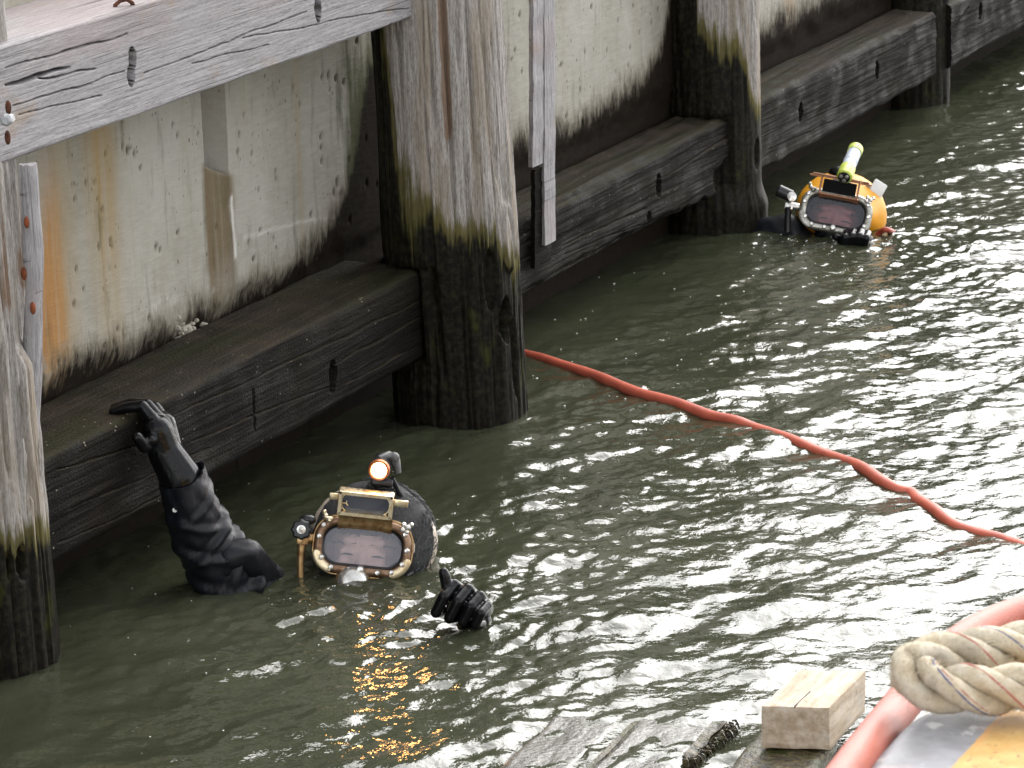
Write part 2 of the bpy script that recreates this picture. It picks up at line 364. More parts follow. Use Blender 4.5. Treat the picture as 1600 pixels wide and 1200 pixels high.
def mat_emit(name, col, st):
    m = Mat(name); return m.done(m.n('Emission', 0, None, Color=col, Strength=st))

def mat_net():
    m = Mat('black mesh cover')
    a = m.noise((1, 1, 1), 160, 4, 0.7, 1.5); col = m.ramp(a, [(0.4, (0.006, 0.006, 0.007)), (0.6, (0.03, 0.03, 0.033)), (0.75, (0.13, 0.13, 0.135))])
    return m.done(m.bsdf(Base_Color=col, Roughness=0.55, Normal=m.bump(a, 1.0, 0.006)))

def mat_brass(name, a, b, rough=0.3):
    m = Mat(name); n1 = m.noise(S=70, detail=5)
    col = m.mix(m.rng(n1, 0.38, 0.68), a, b)
    return m.done(m.bsdf(Base_Color=col, Metallic=0.9, Roughness=m.rng(n1, 0.3, 0.7, rough, rough+0.2), Normal=m.bump(m.noise(S=300, detail=3), 0.15, 0.002)))

DRYZ = mat_dry_beam('Z')
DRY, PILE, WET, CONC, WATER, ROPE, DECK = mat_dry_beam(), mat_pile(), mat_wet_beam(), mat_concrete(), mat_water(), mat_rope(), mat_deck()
RUST = simple('rusty iron', (0.13, 0.045, 0.022), 0.85, 0.2, 0.6, 60, 0.5)
RUSTO = simple('orange rust', (0.26, 0.07, 0.025), 0.9, 0.0, 0.5, 90, 0.5)
GALV = simple('galvanised bolt', (0.42, 0.43, 0.44), 0.6, 0.3, 0.4, 120, 0.3)
RUBBER = simple('wet black rubber', (0.005, 0.005, 0.006), 0.22, 0, 0.0, bump=0.25, bs=70, spec=0.25)
SUIT = simple('wet dark suit fabric', (0.010, 0.011, 0.016), 0.36, 0, 0.4, 40, 0.3, 400, spec=0.35)
SKIN = simple('skin', (0.84, 0.53, 0.42), 0.5, 0, 0.2, 40)
SKINR = simple('flushed skin', (0.46, 0.17, 0.15), 0.5, 0, 0.25, 40)
HAIR = simple('dark hair', (0.05, 0.035, 0.025), 0.6, 0, 0.5, 200, 0.6, 400)
BRASS = mat_brass('aged brass', (0.50, 0.34, 0.17), (0.28, 0.15, 0.06), 0.32)
BRASSB = mat_brass('bright worn brass', (0.86, 0.74, 0.52), (0.66, 0.50, 0.28), 0.25)
BRONZE = mat_brass('brown bronze ring', (0.33, 0.22, 0.15), (0.22, 0.13, 0.08), 0.36)
COPPER = mat_brass('glow orange bezel', (0.62, 0.25, 0.13), (0.40, 0.14, 0.07), 0.3)  # orange of the lamp's glow painted onto the bezel
COPPERP = simple('copper brown painted frame', (0.40, 0.19, 0.10), 0.45, 0.3, 0.3, 60)
CHROME = mat_brass('worn chrome', (0.80, 0.79, 0.76), (0.60, 0.58, 0.54), 0.18)
STEEL = mat_brass('dull steel ring', (0.48, 0.47, 0.42), (0.30, 0.29, 0.25), 0.32)
BLACKP = simple('black plastic', (0.014, 0.014, 0.016), 0.32)
NET = mat_net()
BONE = simple('cream shell', (0.62, 0.52, 0.42), 0.35, 0, 0.3, 40)
YELLOW = simple('yellow helmet shell', (0.80, 0.36, 0.02), 0.42, 0, 0.15, 20, spec=0.3)
LIME = simple('lime torch end', (0.55, 0.66, 0.10), 0.4, 0, 0.2, 60)
PALEB = simple('pale blue white torch barrel', (0.62, 0.68, 0.78), 0.4, 0, 0.15, 60)
WHITE = simple('white plastic plate', (0.80, 0.80, 0.78), 0.4, 0, 0.1, 40)
PWHITE = simple('white nylon button', (0.75, 0.75, 0.73), 0.4)
SHELLB = simple('barnacle shell', (0.55, 0.51, 0.42), 0.8, 0, 0.5, 200, 0.5)
HOSE = simple('red rubber hose', (0.56, 0.125, 0.075), 0.42, 0, 0.22, 22, 0.2, 260)
HOSEF = simple('salmon red hose', (0.42, 0.105, 0.065), 0.5, 0, 0.2, 18, 0.2, 260)
LENSD = simple('dark welding glass', (0.06, 0.065, 0.09), 0.06, spec=0.8)
VOID = simple('matte black', (0.008, 0.008, 0.009), 0.6)  # near-black surface for the visor back and the block's crack
GLASS1 = mat_glass('grey veiled face glass', (0.38, 0.38, 0.46), 0.12)
GLASS2 = mat_glass('clear dark face glass', (0.10, 0.11, 0.14), 0.10)
LAMPE = mat_emit('lit lamp glass', (1.0, 0.48, 0.15), 26.0)
YARNB, YARNR = simple('blue tracer yarn', (0.10, 0.11, 0.22), 0.9), simple('red tracer yarn', (0.42, 0.12, 0.10), 0.9)
def mat_blockwood():
    m = Mat('pale sawn timber'); g = m.noise((60, 5, 60), 1.0, 5); s = m.noise(S=60, detail=5)
    col = m.mix(m.rng(g, 0.3, 0.7), (0.42, 0.33, 0.24), (0.62, 0.53, 0.43)); col = m.mix(m.rng(s, 0.56, 0.75, 0, 0.5), col, (0.27, 0.2, 0.14))
    wh = m.rng(m.noise(S=22, detail=5), 0.52, 0.66); col = m.mix(m.math('MULTIPLY', wh, 0.4), col, (0.58, 0.56, 0.53))
    return m.done(m.bsdf(Base_Color=col, Roughness=0.9, Specular_IOR_Level=0.2, Normal=m.bump(m.math('ADD', g, s), 0.5, 0.004)))
BLOCKW = mat_blockwood()
def mat_weed():
    m = Mat('slimy brown weed'); s = m.noise(S=70, detail=6)
    col = m.mix(m.rng(s, 0.35, 0.7), (0.022, 0.018, 0.010), (0.11, 0.085, 0.035)); g = m.rng(m.noise(S=14, detail=3), 0.5, 0.66); col = m.mix(m.math('MULTIPLY', g, 0.6), col, (0.05, 0.06, 0.015))
    return m.done(m.bsdf(Base_Color=col, Roughness=0.4, Normal=m.bump(s, 0.9, 0.01)))
WEED = mat_weed()
def mat_awash():
    m = Mat('waterlogged grey timber'); g = m.noise((60, 6, 60), 1.0, 6); s = m.noise(S=90, detail=5)
    col = m.mix(m.rng(g, 0.3, 0.7), (0.06, 0.056, 0.046), (0.19, 0.18, 0.16)); col = m.mix(m.rng(s, 0.55, 0.7, 0, 0.7), col, (0.06, 0.055, 0.04))
    return m.done(m.bsdf(Base_Color=col, Roughness=m.rng(s, 0.3, 0.7, 0.12, 0.4), Normal=m.bump(s, 0.5, 0.006)))
AWASH = mat_awash()

# ------------------------------------------------------------------ water: one sheet, fine where the picture looks
def spectrum(N, L, lmin, lmax, power, spread, az, seed):
    r = np.random.default_rng(seed); k1 = 2*np.pi*np.fft.fftfreq(N, L/N); KX, KY = np.meshgrid(k1, k1, indexing='ij')
    k = np.hypot(KX, KY); k[0, 0] = 1e-9
    c = (KX*math.cos(az)+KY*math.sin(az))/k
    A = k**power*np.exp(-(2*np.pi/lmax/k)**4)*np.exp(-(k*lmin/2/np.pi)**2)*(spread+(1-spread)*c*c)
    A[0, 0] = 0
    h = np.fft.ifft2(A*(r.normal(size=(N, N))+1j*r.normal(size=(N, N)))).real
    gx = (np.roll(h, -1, 0)-np.roll(h, 1, 0))/(2*L/N); gy = (np.roll(h, -1, 1)-np.roll(h, 1, 1))/(2*L/N)
    return h/np.sqrt((gx**2+gy**2).mean())
DX = 0.008; NF = 1024
W1 = spectrum(NF, NF*DX, 0.05, 0.50, -1.8, 0.32, math.radians(-28), 3)     # wind chop
W2 = spectrum(NF, NF*DX, 0.020, 0.12, -1.5, 0.5, math.radians(-15), 5)    # small ripples
D1, D2 = (-3.33, 6.22), (-3.48, 9.60)
FIST = at(715, 965, 2, 0.0)
def water_h(x, y, ix, iy):
    a = W1[ix % NF, iy % NF]; b = W2[ix % NF, iy % NF]
    calm = 0.80 + 0.20*sstep(-3.75, -2.9, x + 0.10*(y-7)) 
    near = 0.75 + 0.25*sstep(5.2, 7.0, y + (x+3.5)*1.2)
    d1 = np.hypot(x-D1[0], y-D1[1]); d2 = np.hypot(x-D2[0], y-D2[1]); d3 = np.hypot(x-FIST[0], y-FIST[1])
    st = np.exp(-(d1/0.36)**2) + np.exp(-(d2/0.5)**2) + 0.7*np.exp(-(d3/0.22)**2)
    gust = 0.55 + 0.9*sstep(-0.35, 0.45, fbm(x*0.9+3, y*0.7, 0.3, 3))
    h = a*0.118*calm*(0.55+0.45*gust) + b*(0.115*calm*gust*near + 0.12*st)
    return h
def build_water():
    xf = np.arange(-4.72, -1.15, DX); yf = np.arange(4.3, 15.6, DX)
    def ext(lo, hi, f):
        s = DX*2**np.arange(1, 15); a = f[0]-np.cumsum(s); b = f[-1]+np.cumsum(s)
        a = a[a > lo][::-1]; b = b[b < hi]
        return np.concatenate([[lo], a, f, b, [hi]]), len(a)+1
    X, ox = ext(-4.9, 300.0, xf); Y, oy = ext(-150, 400, yf)
    IX = np.arange(len(X))-ox; IY = np.arange(len(Y))-oy
    gx, gy = np.meshgrid(X, Y, indexing='ij'); iix, iiy = np.meshgrid(IX, IY, indexing='ij')
    H = water_h(gx, gy, iix, iiy)
    ed = np.minimum(np.minimum(sstep(-4.75, -4.65, X)[:, None]*np.ones_like(gy), sstep(-1.15, -1.35, X)[:, None]), np.minimum(sstep(4.3, 4.5, Y)[None, :], sstep(15.6, 15.2, Y)[None, :]))
    H = H*ed
    V = np.stack([gx, gy, H], -1).reshape(-1, 3)
    me = arr_mesh('water', V, grid_quads(len(X), len(Y)))
    o = link('water', me, WATER); tag(o, kind='structure')
    return X, Y, H
WX, WY, WH = build_water()
def wz(x, y):
    i = int(np.clip(np.searchsorted(WX, x), 1, len(WX)-1)); j = int(np.clip(np.searchsorted(WY, y), 1, len(WY)-1)); return float(WH[i, j])

# ------------------------------------------------------------------ sea wall
XW = -3.965
SL0, SL1 = at(318, 230, 0, XW)[1], at(355, 230, 0, XW)[1]; SILL = at(318, 258, 0, XW)[2]
def build_wall():
    yf = np.concatenate([np.arange(5.0, 9.9, 0.006), np.arange(9.9, 14.5, 0.015), np.arange(14.5, 60, 1.0)])
    zf = np.concatenate([np.arange(-1.0, 0.2, 0.1), np.arange(0.2, 1.3, 0.006), np.arange(1.3, 1.51, 0.05)])
    yf = np.concatenate([[-30, 0, 4], yf]); s0, s1 = SL0, SL1
    for s in (s0, s1): yf = np.concatenate([yf, [s-0.0012, s+0.0012]])
    yf = np.unique(np.round(yf, 4)); Yg, Zg = np.meshgrid(yf, zf, indexing='ij')
    d = 0.004*fbm(Yg*3, 0.5, Zg*3, 4) + 0.0012*fbm(Yg*30, 2.5, Zg*70, 3)
    # board-mark step and the broken lip above the tide line
    d = d + 0.004*sstep(7.23, 7.236, Yg)*(Yg < 9)
    # expansion slot with a sloping sill, filled with brown grout below
    sill = SILL - (Yg-s0)/(s1-s0)*0.042
    ins = (Yg > s0)*(Yg < s1)*1.0
    d = d - ins*(0.24*sstep(sill-0.004, sill+0.030, Zg) + 0.004)
    pit = np.zeros_like(d)
    for px, py, r in ((160, 328, .008), (152, 312, .006), (173, 378, .009), (155, 386, .008), (220, 262, .007), (200, 235, .010), (210, 240, .008), (192, 228, .007), (458, 136, .008), (374, 210, .007), (394, 240, .007), (404, 297, .006),
                      (520, 300, .010), (529, 304, .009), (525, 285, .012), (250, 391, .006), (172, 420, .006), (130, 452, .006), (135, 285, .007), (165, 240, .006), (340, 355, .006), (270, 195, .006), (163, 540, .007), (178, 536, .008), (510, 118, .010), (522, 122, .009), (535, 128, .008), (500, 120, .008), (1018, 35, .009), (985, 75, .008), (912, 82, .007), (905, 140, .007), (990, 10, .007)):
        p = at(px, py, 0, XW); q = np.exp(-(((Yg-p[1])/(r*0.5))**2+((Zg-p[2])/(r*0.95))**2)**2); pit = np.maximum(pit, q)
    for k in range(150):
        y, z, r = rng.uniform(5.4, 9.8), rng.uniform(0.45, 1.1), rng.uniform(.0025, .005)
        pit = np.maximum(pit, np.exp(-(((Yg-y)/r)**2+((Zg-z)/(r*1.6))**2)**2))
    d = d - 0.010*pit
    # spalled edge above the beam
    lip = fbm(Yg*9, 1.3, Zg*9, 4); d = d - 0.016*sstep(0.46, 0.38, Zg + 0.05*lip)
    V = np.stack([XW + d, Yg, Zg], -1).reshape(-1, 3)
    def bump1(c, wdt): return np.exp(-((Yg-c)/wdt)**2)
    yr = at(84, 400, 0, XW)[1]
    wig = 0.010*fbm(Yg*2, 7.7, Zg*6, 3)
    rust = bump1(yr+wig, 0.034)*sstep(1.02, 0.75, Zg)*(0.45+0.55*sstep(0.95, 0.62, Zg)) + 0.9*bump1(yr-0.055, 0.03)*sstep(0.80, 0.62, Zg)
    yo = at(165, 380, 0, XW)[1]
    ochre = 0.75*bump1(yo+wig, 0.06)*(0.5+0.5*sstep(0.45, 0.9, Zg)) + 0.30*bump1(yo-0.16, 0.05) + 0.35*bump1(8.29, 0.02)*(Yg > 8.25) + 0.30*bump1(at(470, 300, 0, XW)[1], 0.012) + 0.75*sstep(1.23, 1.30, Zg)*(Yg < 7.5)
    rust = rust + 0.35*bump1(at(1235, 40, 0, XW)[1], 0.05)*(Zg < 1.0)
    edge = 0.010*fbm(Yg*0+1, 3.0, Zg*9, 3)
    brown = sstep(s0-0.022, s0+0.004, Yg+edge)*sstep(s1+0.028, s1-0.004, Yg+edge)*sstep(sill+0.012, sill-0.012, Zg)*(1-0.35*sstep(0.56, 0.45, Zg))
    brown = np.maximum(brown, 0.8*bump1(s1+0.006, 0.016)*sstep(0.60, 0.64, Zg)*sstep(0.715, 0.70, Zg))
    yw = s1 + 0.006 + (0.67-Zg)*0.05 + 0.004*fbm(Yg*0, 2.2, Zg*30, 2)
    white = np.exp(-((Yg-yw)/0.006)**4)*sstep(0.505, 0.52, Zg)*sstep(0.665, 0.655, Zg) + 0.5*np.exp(-((Zg-(0.54-(Yg-7.05)*0.10+0.02*fbm(Yg*6, 8.1, 0.4, 3)))/0.004)**2)*(Yg > 6.93)*(Yg < 7.45)
    white = white + 0.55*np.exp(-(((Yg-6.55)/0.05)**2+((Zg-0.475)/0.028)**2)**2)*(fbm(Yg*40, 1.0, Zg*40, 3) > 0)
    # tide line height along the wall
    th = np.interp(Yg, [5.5, 6.2, 6.5, 6.9, 7.1, 7.3, 7.46, 7.58, 7.75, 8.0, 8.4, 8.8, 9.3, 9.45, 9.6, 9.8, 10.2, 10.8, 11.2, 11.5, 12],
                         [.44, .44, .43, .42, .43, .47, .60, .85, .80, .52, .50, .47, .50, .58, .85, .7, .50, .50, .55, .8, .8])
    tide = np.clip((th-Zg)/0.07, -2, 2)
    alg = np.zeros_like(d)
    for c in (7.50, 9.62, 11.45): alg = np.maximum(alg, sstep(c-0.13, c-0.0, Yg)*sstep(c+0.5, c+0.05, Yg)*sstep(1.2, 0.6, Zg))
    for c in (5.9,): alg = np.maximum(alg, 0.3*bump1(c, 0.08))
    me = arr_mesh('concrete_wall', V, grid_quads(len(yf), len(zf)),
                  dict(rust=np.clip(rust, 0, 1), ochre=np.clip(ochre, 0, 1), brown=np.clip(brown, 0, 1), white=np.clip(white, 0, 1), tide=tide, algae=alg, pit=pit))
    o = link('concrete_wall', me, CONC)
    tag(o, 'long stained concrete sea wall with rust streaks behind the timber piles', 'wall', None, 'thing')
    sb = MB()                                                    # solid body behind the face
    sb.box((-4.8, -30, -1.0), (-4.28, 60, 1.50))
    sb.box((-4.28, -30, 1.44), (-3.975, 60, 1.506))
    sb.build('wall_core', simple('plain concrete', (0.33, 0.32, 0.27), 0.9, 0, 0.3, 6), o)
    b = MB()
    for k in range(34):
        px, py = random.gauss(296, 9), random.gauss(519, 9)
        p = at(px, py, 0, XW+0.0); r = random.uniform(.003, .0085); h = r*random.uniform(.7, 1.2)
        b.lathe([(r, -0.014), (r*0.9, h*0.3), (r*0.45, h), (r*0.2, h*0.8)], p, (1, random.uniform(-.4, .3), random.uniform(-.1, .5)), 8)
    bo = b.build('barnacle_cluster', SHELLB, o); bo['kind'] = 'stuff'
    return o
WALL = build_wall()
q = MB(); q.box((-120, -120, 1.35), (-4.802, 400, 1.46)); tag(q.build('quay', simple('quay paving', (0.28, 0.27, 0.25), 0.9, 0, 0.3, 2)), kind='structure')

# ------------------------------------------------------------------ horizontal timbers (swept, with real cracks and bolt holes)
def beam(name, mat, y0, y1, xf, xb, zb, zt, holes=(), cracks=(), chips=(), rough=0.003, rad=0.012, label='', step=0.005, seed=0.0, sag=0.0, topbow=0.0):
    # cross-section loop: starts bottom-back, goes along bottom to front, up the front, back over the top
    hgt, wid = zt-zb, xf-xb; pts, nrm = [], []
    def seg(a, b, n, nv):
        for i in range(n): t = i/n; pts.append((a[0]+(b[0]-a[0])*t, a[1]+(b[1]-a[1])*t)); nrm.append(nv)
    def arc(c, a0, a1, n):
        for i in range(n):
            a = a0+(a1-a0)*i/n; pts.append((c[0]+rad*math.cos(a), c[1]+rad*math.sin(a))); nrm.append((math.cos(a), math.sin(a)))
    seg((xb+rad, zb), (xf-rad, zb), 8, (0, -1)); arc((xf-rad, zb+rad), -math.pi/2, 0, 4)
    seg((xf, zb+rad), (xf, zt-rad), max(12, int(hgt/(step*0.45))), (1, 0)); arc((xf-rad, zt-rad), 0, math.pi/2, 4)
    seg((xf-rad, zt), (xb+rad, zt), max(8, int(wid/0.010)), (0, 1)); arc((xb+rad, zt-rad), math.pi/2, math.pi, 3)
    seg((xb, zt-rad), (xb, zb+rad), 5, (-1, 0)); arc((xb+rad, zb+rad), math.pi, 1.5*math.pi, 3)
    pts, nrm = np.array(pts), np.array(nrm); n = len(pts); Y = np.linspace(y0, y1, max(8, int((y1-y0)/step)))
    PX, YY = np.meshgrid(pts[:, 0], Y, indexing='ij'); PZ = np.repeat(pts[:, 1:2], len(Y), 1); NX = np.repeat(nrm[:, 0:1], len(Y), 1); NZ = np.repeat(nrm[:, 1:2], len(Y), 1)
    front = sstep(0.5, 0.95, NX); top = sstep(0.5, 0.95, NZ); corner = 1-np.maximum(np.abs(NX), np.abs(NZ))
    d = rough*fbm(PX*40+seed, YY*2.2, PZ*40, 4) + rough*1.3*fbm(PX*6+seed, YY*1.3+3, PZ*6, 3)
    d = d + (np.abs(NX*NZ) > 0.05)*rough*1.5*(fbm(seed, YY*7, PZ*3, 3)-0.3)
    d = d + rough*0.5*fbm(PX*90+seed, YY*5, PZ*90, 2)
    for (y, z, ry, rz, dep) in holes:
        e = ((YY-y)/ry)**2+((PZ-z)/rz)**2; d = d - dep*front*sstep(1.15, 0.8, e)
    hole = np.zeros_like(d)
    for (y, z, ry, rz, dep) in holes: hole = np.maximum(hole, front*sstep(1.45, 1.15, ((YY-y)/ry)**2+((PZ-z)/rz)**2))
    for (ya, za, yb, zb_, wdt, dep, sd_) in cracks:
        t = np.clip((YY-ya)/(yb-ya), 0, 1); zc = za+(zb_-za)*t + 0.006*fbm(YY*9+sd_, 1.1, 2.2, 3)
        ww = wdt*(0.35+0.65*np.sin(np.pi*np.clip(t, 0.001, .999))**0.5)*(0.9+0.4*vnoise(YY*14+sd_, 0.5, 0.5))
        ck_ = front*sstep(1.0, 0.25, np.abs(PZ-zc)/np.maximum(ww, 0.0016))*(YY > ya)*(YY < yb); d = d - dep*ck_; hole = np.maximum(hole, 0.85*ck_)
    for (y, z, ry, rz, dep) in chips:
        e = ((YY-y)/ry)**2+((PZ-z)/rz)**2 + 0.5*fbm(YY*20, 0, PZ*20, 3); d = d - dep*sstep(1.2, 0.3, e)
    X = PX+NX*d; Z = PZ+NZ*d + sag*(4*((YY-y0)/(y1-y0))*(1-(YY-y0)/(y1-y0))) 
    V = np.stack([X, YY, Z], -1).reshape(-1, 3); Q = grid_quads(n, len(Y), True)[:, ::-1]
    c0, c1 = len(V), len(V)+1; m_ = V.reshape(n, len(Y), 3)
    V = np.concatenate([V, [m_[:, 0].mean(0)], [m_[:, -1].mean(0)]]); ny = len(Y)
    i = np.arange(n); j = (i+1) % n
    T0 = np.stack([np.full(n, c0), i*ny, j*ny, j*ny], -1)[:, :3]; T1 = np.stack([np.full(n, c1), j*ny+ny-1, i*ny+ny-1], -1)
    loc = np.array([(xf+xb)/2, (y0+y1)/2, zb])
    me = bpy.data.meshes.new(name); me.from_pydata((V-loc).tolist(), [], Q.tolist()+T0.tolist()+T1.tolist())
    for p in me.polygons[:len(Q)]: p.use_smooth = True
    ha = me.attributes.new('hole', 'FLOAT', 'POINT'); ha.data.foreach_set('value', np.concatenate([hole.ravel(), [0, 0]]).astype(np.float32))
    me.update()
    o = link(name, me, mat); o.location = tuple(loc); tag(o, label, 'timber beam', 'timbers along the sea wall', 'thing')
    return o
def hz(px, py, x): p = at(px, py, 0, x); return p[1], p[2]
XU = -3.718
h1, h1b, h2 = hz(207, 92, XU), hz(205, 118, XU), hz(497, 12, XU)
def ck(a, b, wdt, dep, sd_, x): p, q_ = hz(*a, x), hz(*b, x); return (p[0], p[1], q_[0], q_[1], wdt, dep, sd_)
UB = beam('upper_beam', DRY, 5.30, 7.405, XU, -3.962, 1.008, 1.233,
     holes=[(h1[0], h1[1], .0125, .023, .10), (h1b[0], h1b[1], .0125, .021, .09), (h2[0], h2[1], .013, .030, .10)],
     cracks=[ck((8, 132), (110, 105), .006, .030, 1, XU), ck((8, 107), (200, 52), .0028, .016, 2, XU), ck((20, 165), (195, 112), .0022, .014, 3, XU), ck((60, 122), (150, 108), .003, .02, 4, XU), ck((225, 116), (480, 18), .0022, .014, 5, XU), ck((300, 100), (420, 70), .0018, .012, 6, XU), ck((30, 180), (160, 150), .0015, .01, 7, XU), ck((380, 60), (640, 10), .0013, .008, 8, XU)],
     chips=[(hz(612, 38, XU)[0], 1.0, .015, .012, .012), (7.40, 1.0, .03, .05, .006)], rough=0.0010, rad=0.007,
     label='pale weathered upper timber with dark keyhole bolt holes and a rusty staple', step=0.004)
p0 = at(172, 14, 2, 1.23)
s = MB(); pp = [at(x, y, 1, p0[1]+(x-172)*0.0012) for x, y in ((179, 19), (180, 8), (188, 1), (198, -1), (206, 4), (210, 12), (210, 19))]
s.tube(pp, 0.0045, 8); s.build('staple', RUST, UB)
s = MB(); pp = [at(x, y, 1, p0[1]) for x, y in ((160, 12), (170, 17), (178, 19))]; s.tube(pp, [0.002, .005, .004], 8); s.build('bent_nail', RUST, UB)

XB = -3.728
a1, a2, a3 = hz(520, 583, XB), hz(397, 640, XB), hz(395, 600, XB)
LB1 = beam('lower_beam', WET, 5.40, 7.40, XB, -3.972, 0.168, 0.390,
     holes=[(a1[0], a1[1], .016, .030, .07), (hz(519, 600, XB)[0], hz(519, 600, XB)[1], .013, .022, .05)],
     cracks=[ck((250, 660), (672, 462), .0035, .020, 11, XB), ck((300, 690), (520, 600), .003, .018, 12, XB), ck((90, 735), (240, 690), .003, .015, 13, XB), ck((520, 570), (670, 488), .004, .022, 14, XB), ck((100, 800), (330, 700), .0028, .014, 15, XB), ck((90, 850), (300, 755), .0022, .012, 16, XB), ck((540, 600), (670, 530), .003, .015, 18, XB)],
     chips=[(a2[0], a2[1], .003, .05, .015)], rough=0.0042, rad=0.016, label='black wet lower timber gripped by the nearer diver', seed=4.0)
XB2 = -3.80
b1 = hz(1030, 290, XB2)
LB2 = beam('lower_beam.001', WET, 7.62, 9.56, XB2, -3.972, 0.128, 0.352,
     holes=[(b1[0], b1[1], .017, .034, .07), (hz(1012, 338, XB2)[0], hz(1012, 338, XB2)[1], .012, .014, .04)],
     cracks=[ck((1000, 300), (1135, 215), .004, .03, 21, XB2), ck((880, 385), (1010, 325), .004, .02, 22, XB2), ck((880, 400), (1000, 350), .003, .02, 23, XB2), ck((940, 280), (1000, 250), .004, .015, 24, XB2)],
     chips=[(8.6, 0.12, .9, .05, .02), (9.55, 0.17, .12, .06, .03)], rough=0.0065, rad=0.020, label='dark rotten lower timber behind the thin vertical batten', seed=14.0)
c1, c2 = hz(1250, 175, XB2), hz(1370, 110, XB2)
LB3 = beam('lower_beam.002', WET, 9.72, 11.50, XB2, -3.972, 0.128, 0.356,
     holes=[(c1[0], c1[1], .016, .03, .07), (c2[0], c2[1], .016, .03, .07)],
     cracks=[ck((1260, 190), (1400, 125), .003, .02, 31, XB2), ck((1200, 235), (1300, 190), .003, .015, 32, XB2)],
     rough=0.005, rad=0.018, label='dark lower timber with two bolt holes beyond the yellow helmet', seed=24.0)
e1, e2 = hz(1532, 18, XB2), hz(1507, 28, XB2)
LB4 = beam('lower_beam.003', WET, 11.66, 15.6, XB2, -3.972, 0.128, 0.356, holes=[(e1[0], e1[1], .016, .03, .07)], cracks=[ck((1490, 45), (1515, 10), .005, .03, 41, XB2)],
     rough=0.005, rad=0.018, label='farthest lower timber at the upper right beyond the last pile', seed=34.0, step=0.008)

# ------------------------------------------------------------------ piles
RH = np.array([math.cos(YAW), math.sin(YAW)])      # horizontal right as the photograph sees it
def pile_hit(px, py, c, r):
    d = ray(px, py); o = CAM[:2]-np.array(c); a = d[:2]@d[:2]; b = 2*o@d[:2]; cc = o@o-r*r
    disc = b*b-4*a*cc
    t = (-b-math.sqrt(max(disc, 0)))/(2*a); p = CAM+d*t; return math.atan2(p[1]-c[1], p[0]-c[0]), p[2]
def pile(c, rfn, lean, tidefn, brownfn, feat, label, z0=-0.9, z1=1.62, na=230, dz=0.008, seed=0.0, amp=1.0):
    Z = np.concatenate([np.arange(z0, -0.05, 0.06), np.arange(-0.05, 1.32, dz), np.arange(1.34, z1, 0.05), [z1]])
    A = np.linspace(0, 2*math.pi, na, endpoint=False)-math.pi; AA, ZZ = np.meshgrid(A, Z, indexing='ij')
    ca, sa = np.cos(AA), np.sin(AA); r = rfn(ZZ)
    d = 0.006*fbm(ca*2.2+seed, sa*2.2, ZZ*1.6, 3) 
    rid = fbm(ca*16+seed, sa*16, ZZ*1.3, 4); d = d + amp*0.0022*rid + amp*0.0012*fbm(ca*42+seed, sa*42, ZZ*2.2, 3) - amp*0.008*sstep(0.90, 0.99, 1-np.abs(fbm(ca*6+seed, sa*6, ZZ*0.8, 3)))
    d = d + 0.0022*fbm(ca*30+seed, sa*30, ZZ*14, 3)
    ang = (AA, ZZ, ca, sa)
    if feat is not None: d = d + feat(AA, ZZ)
    X = c[0]+lean[0]*ZZ+(r+d)*ca; Y = c[1]+lean[1]*ZZ+(r+d)*sa
    V = np.stack([X-c[0], Y-c[1], ZZ], -1).reshape(-1, 3); nz = len(Z)
    Q = grid_quads(na, nz, True)
    me = arr_mesh('timber_pile', V, Q, dict(tide=np.clip(tidefn(AA, ZZ), -2, 2), brown=np.clip(brownfn(AA, ZZ), 0, 1)))
    bm = bmesh.new(); bm.from_mesh(me); bm.verts.ensure_lookup_table()
    bm.faces.new([bm.verts[i*nz+nz-1] for i in range(na)]); bm.to_mesh(me); bm.free()
    o = link('timber_pile', me, PILE); o.location = (c[0], c[1], 0); tag(o, label, 'pile', 'timber piles of the sea wall')
    return o
def ellf(AA, ZZ, a, z, wa, wz_, n=1.0): return sstep(1.15, 0.75, ((AA-a)/wa)**2+((ZZ-z)/wz_)**2)
def leftness(AA):                                   # +1 on the side towards the left of the photograph
    return -(np.cos(AA)*RH[0]+np.sin(AA)*RH[1])

# pile at the left edge
c0 = (-3.84, 5.56)
hA, hB = pile_hit(38, 880, c0, .16), pile_hit(18, 885, c0, .16)
def feat0(A, Z):
    d = -0.03*ellf(A, Z, hA[0], hA[1], .08, .035) - 0.02*ellf(A, Z, hB[0], hB[1], .04, .03)
    d = d - 0.022*sstep(0.60, 0.66, Z)*sstep(-0.12, 0.0, A)*sstep(0.75, .60, A)    # cut back where the slab has split off
    d = d - 0.014*sstep(0.7, 0.95, fbm(np.cos(A)*14, np.sin(A)*14, Z*5, 3)*2.2)*sstep(0.30, .36, Z)*sstep(0.75, 0.6, Z)
    g = pile_hit(70, 900, c0, .16); d = d - 0.02*sstep(1, .3, np.abs(A-g[0]-.01)/0.02)*sstep(.42, .34, Z)
    return d
pile(c0, lambda Z: .158+0.004*sstep(.4, 0, Z), (-0.012, -0.005),
     lambda A, Z: (0.315-Z + 0.05*leftness(A))/0.09, lambda A, Z: 0.62*sstep(0.5, 0.8, Z)*(0.5+0.7*fbm(np.cos(A)*5, np.sin(A)*5, Z*1.5, 3)),
     feat0, 'weathered pile at the left edge with a split slab and a galvanised bolt', seed=2.0)
PL0 = bpy.data.objects['timber_pile']
b = MB(); pts = [at(x, y, 1, 5.60) for x, y in ((47, 258), (48, 300), (50, 360), (52, 420), (55, 480), (58, 560), (60, 620))]
for k in range(len(pts)-1): pass
rs = []
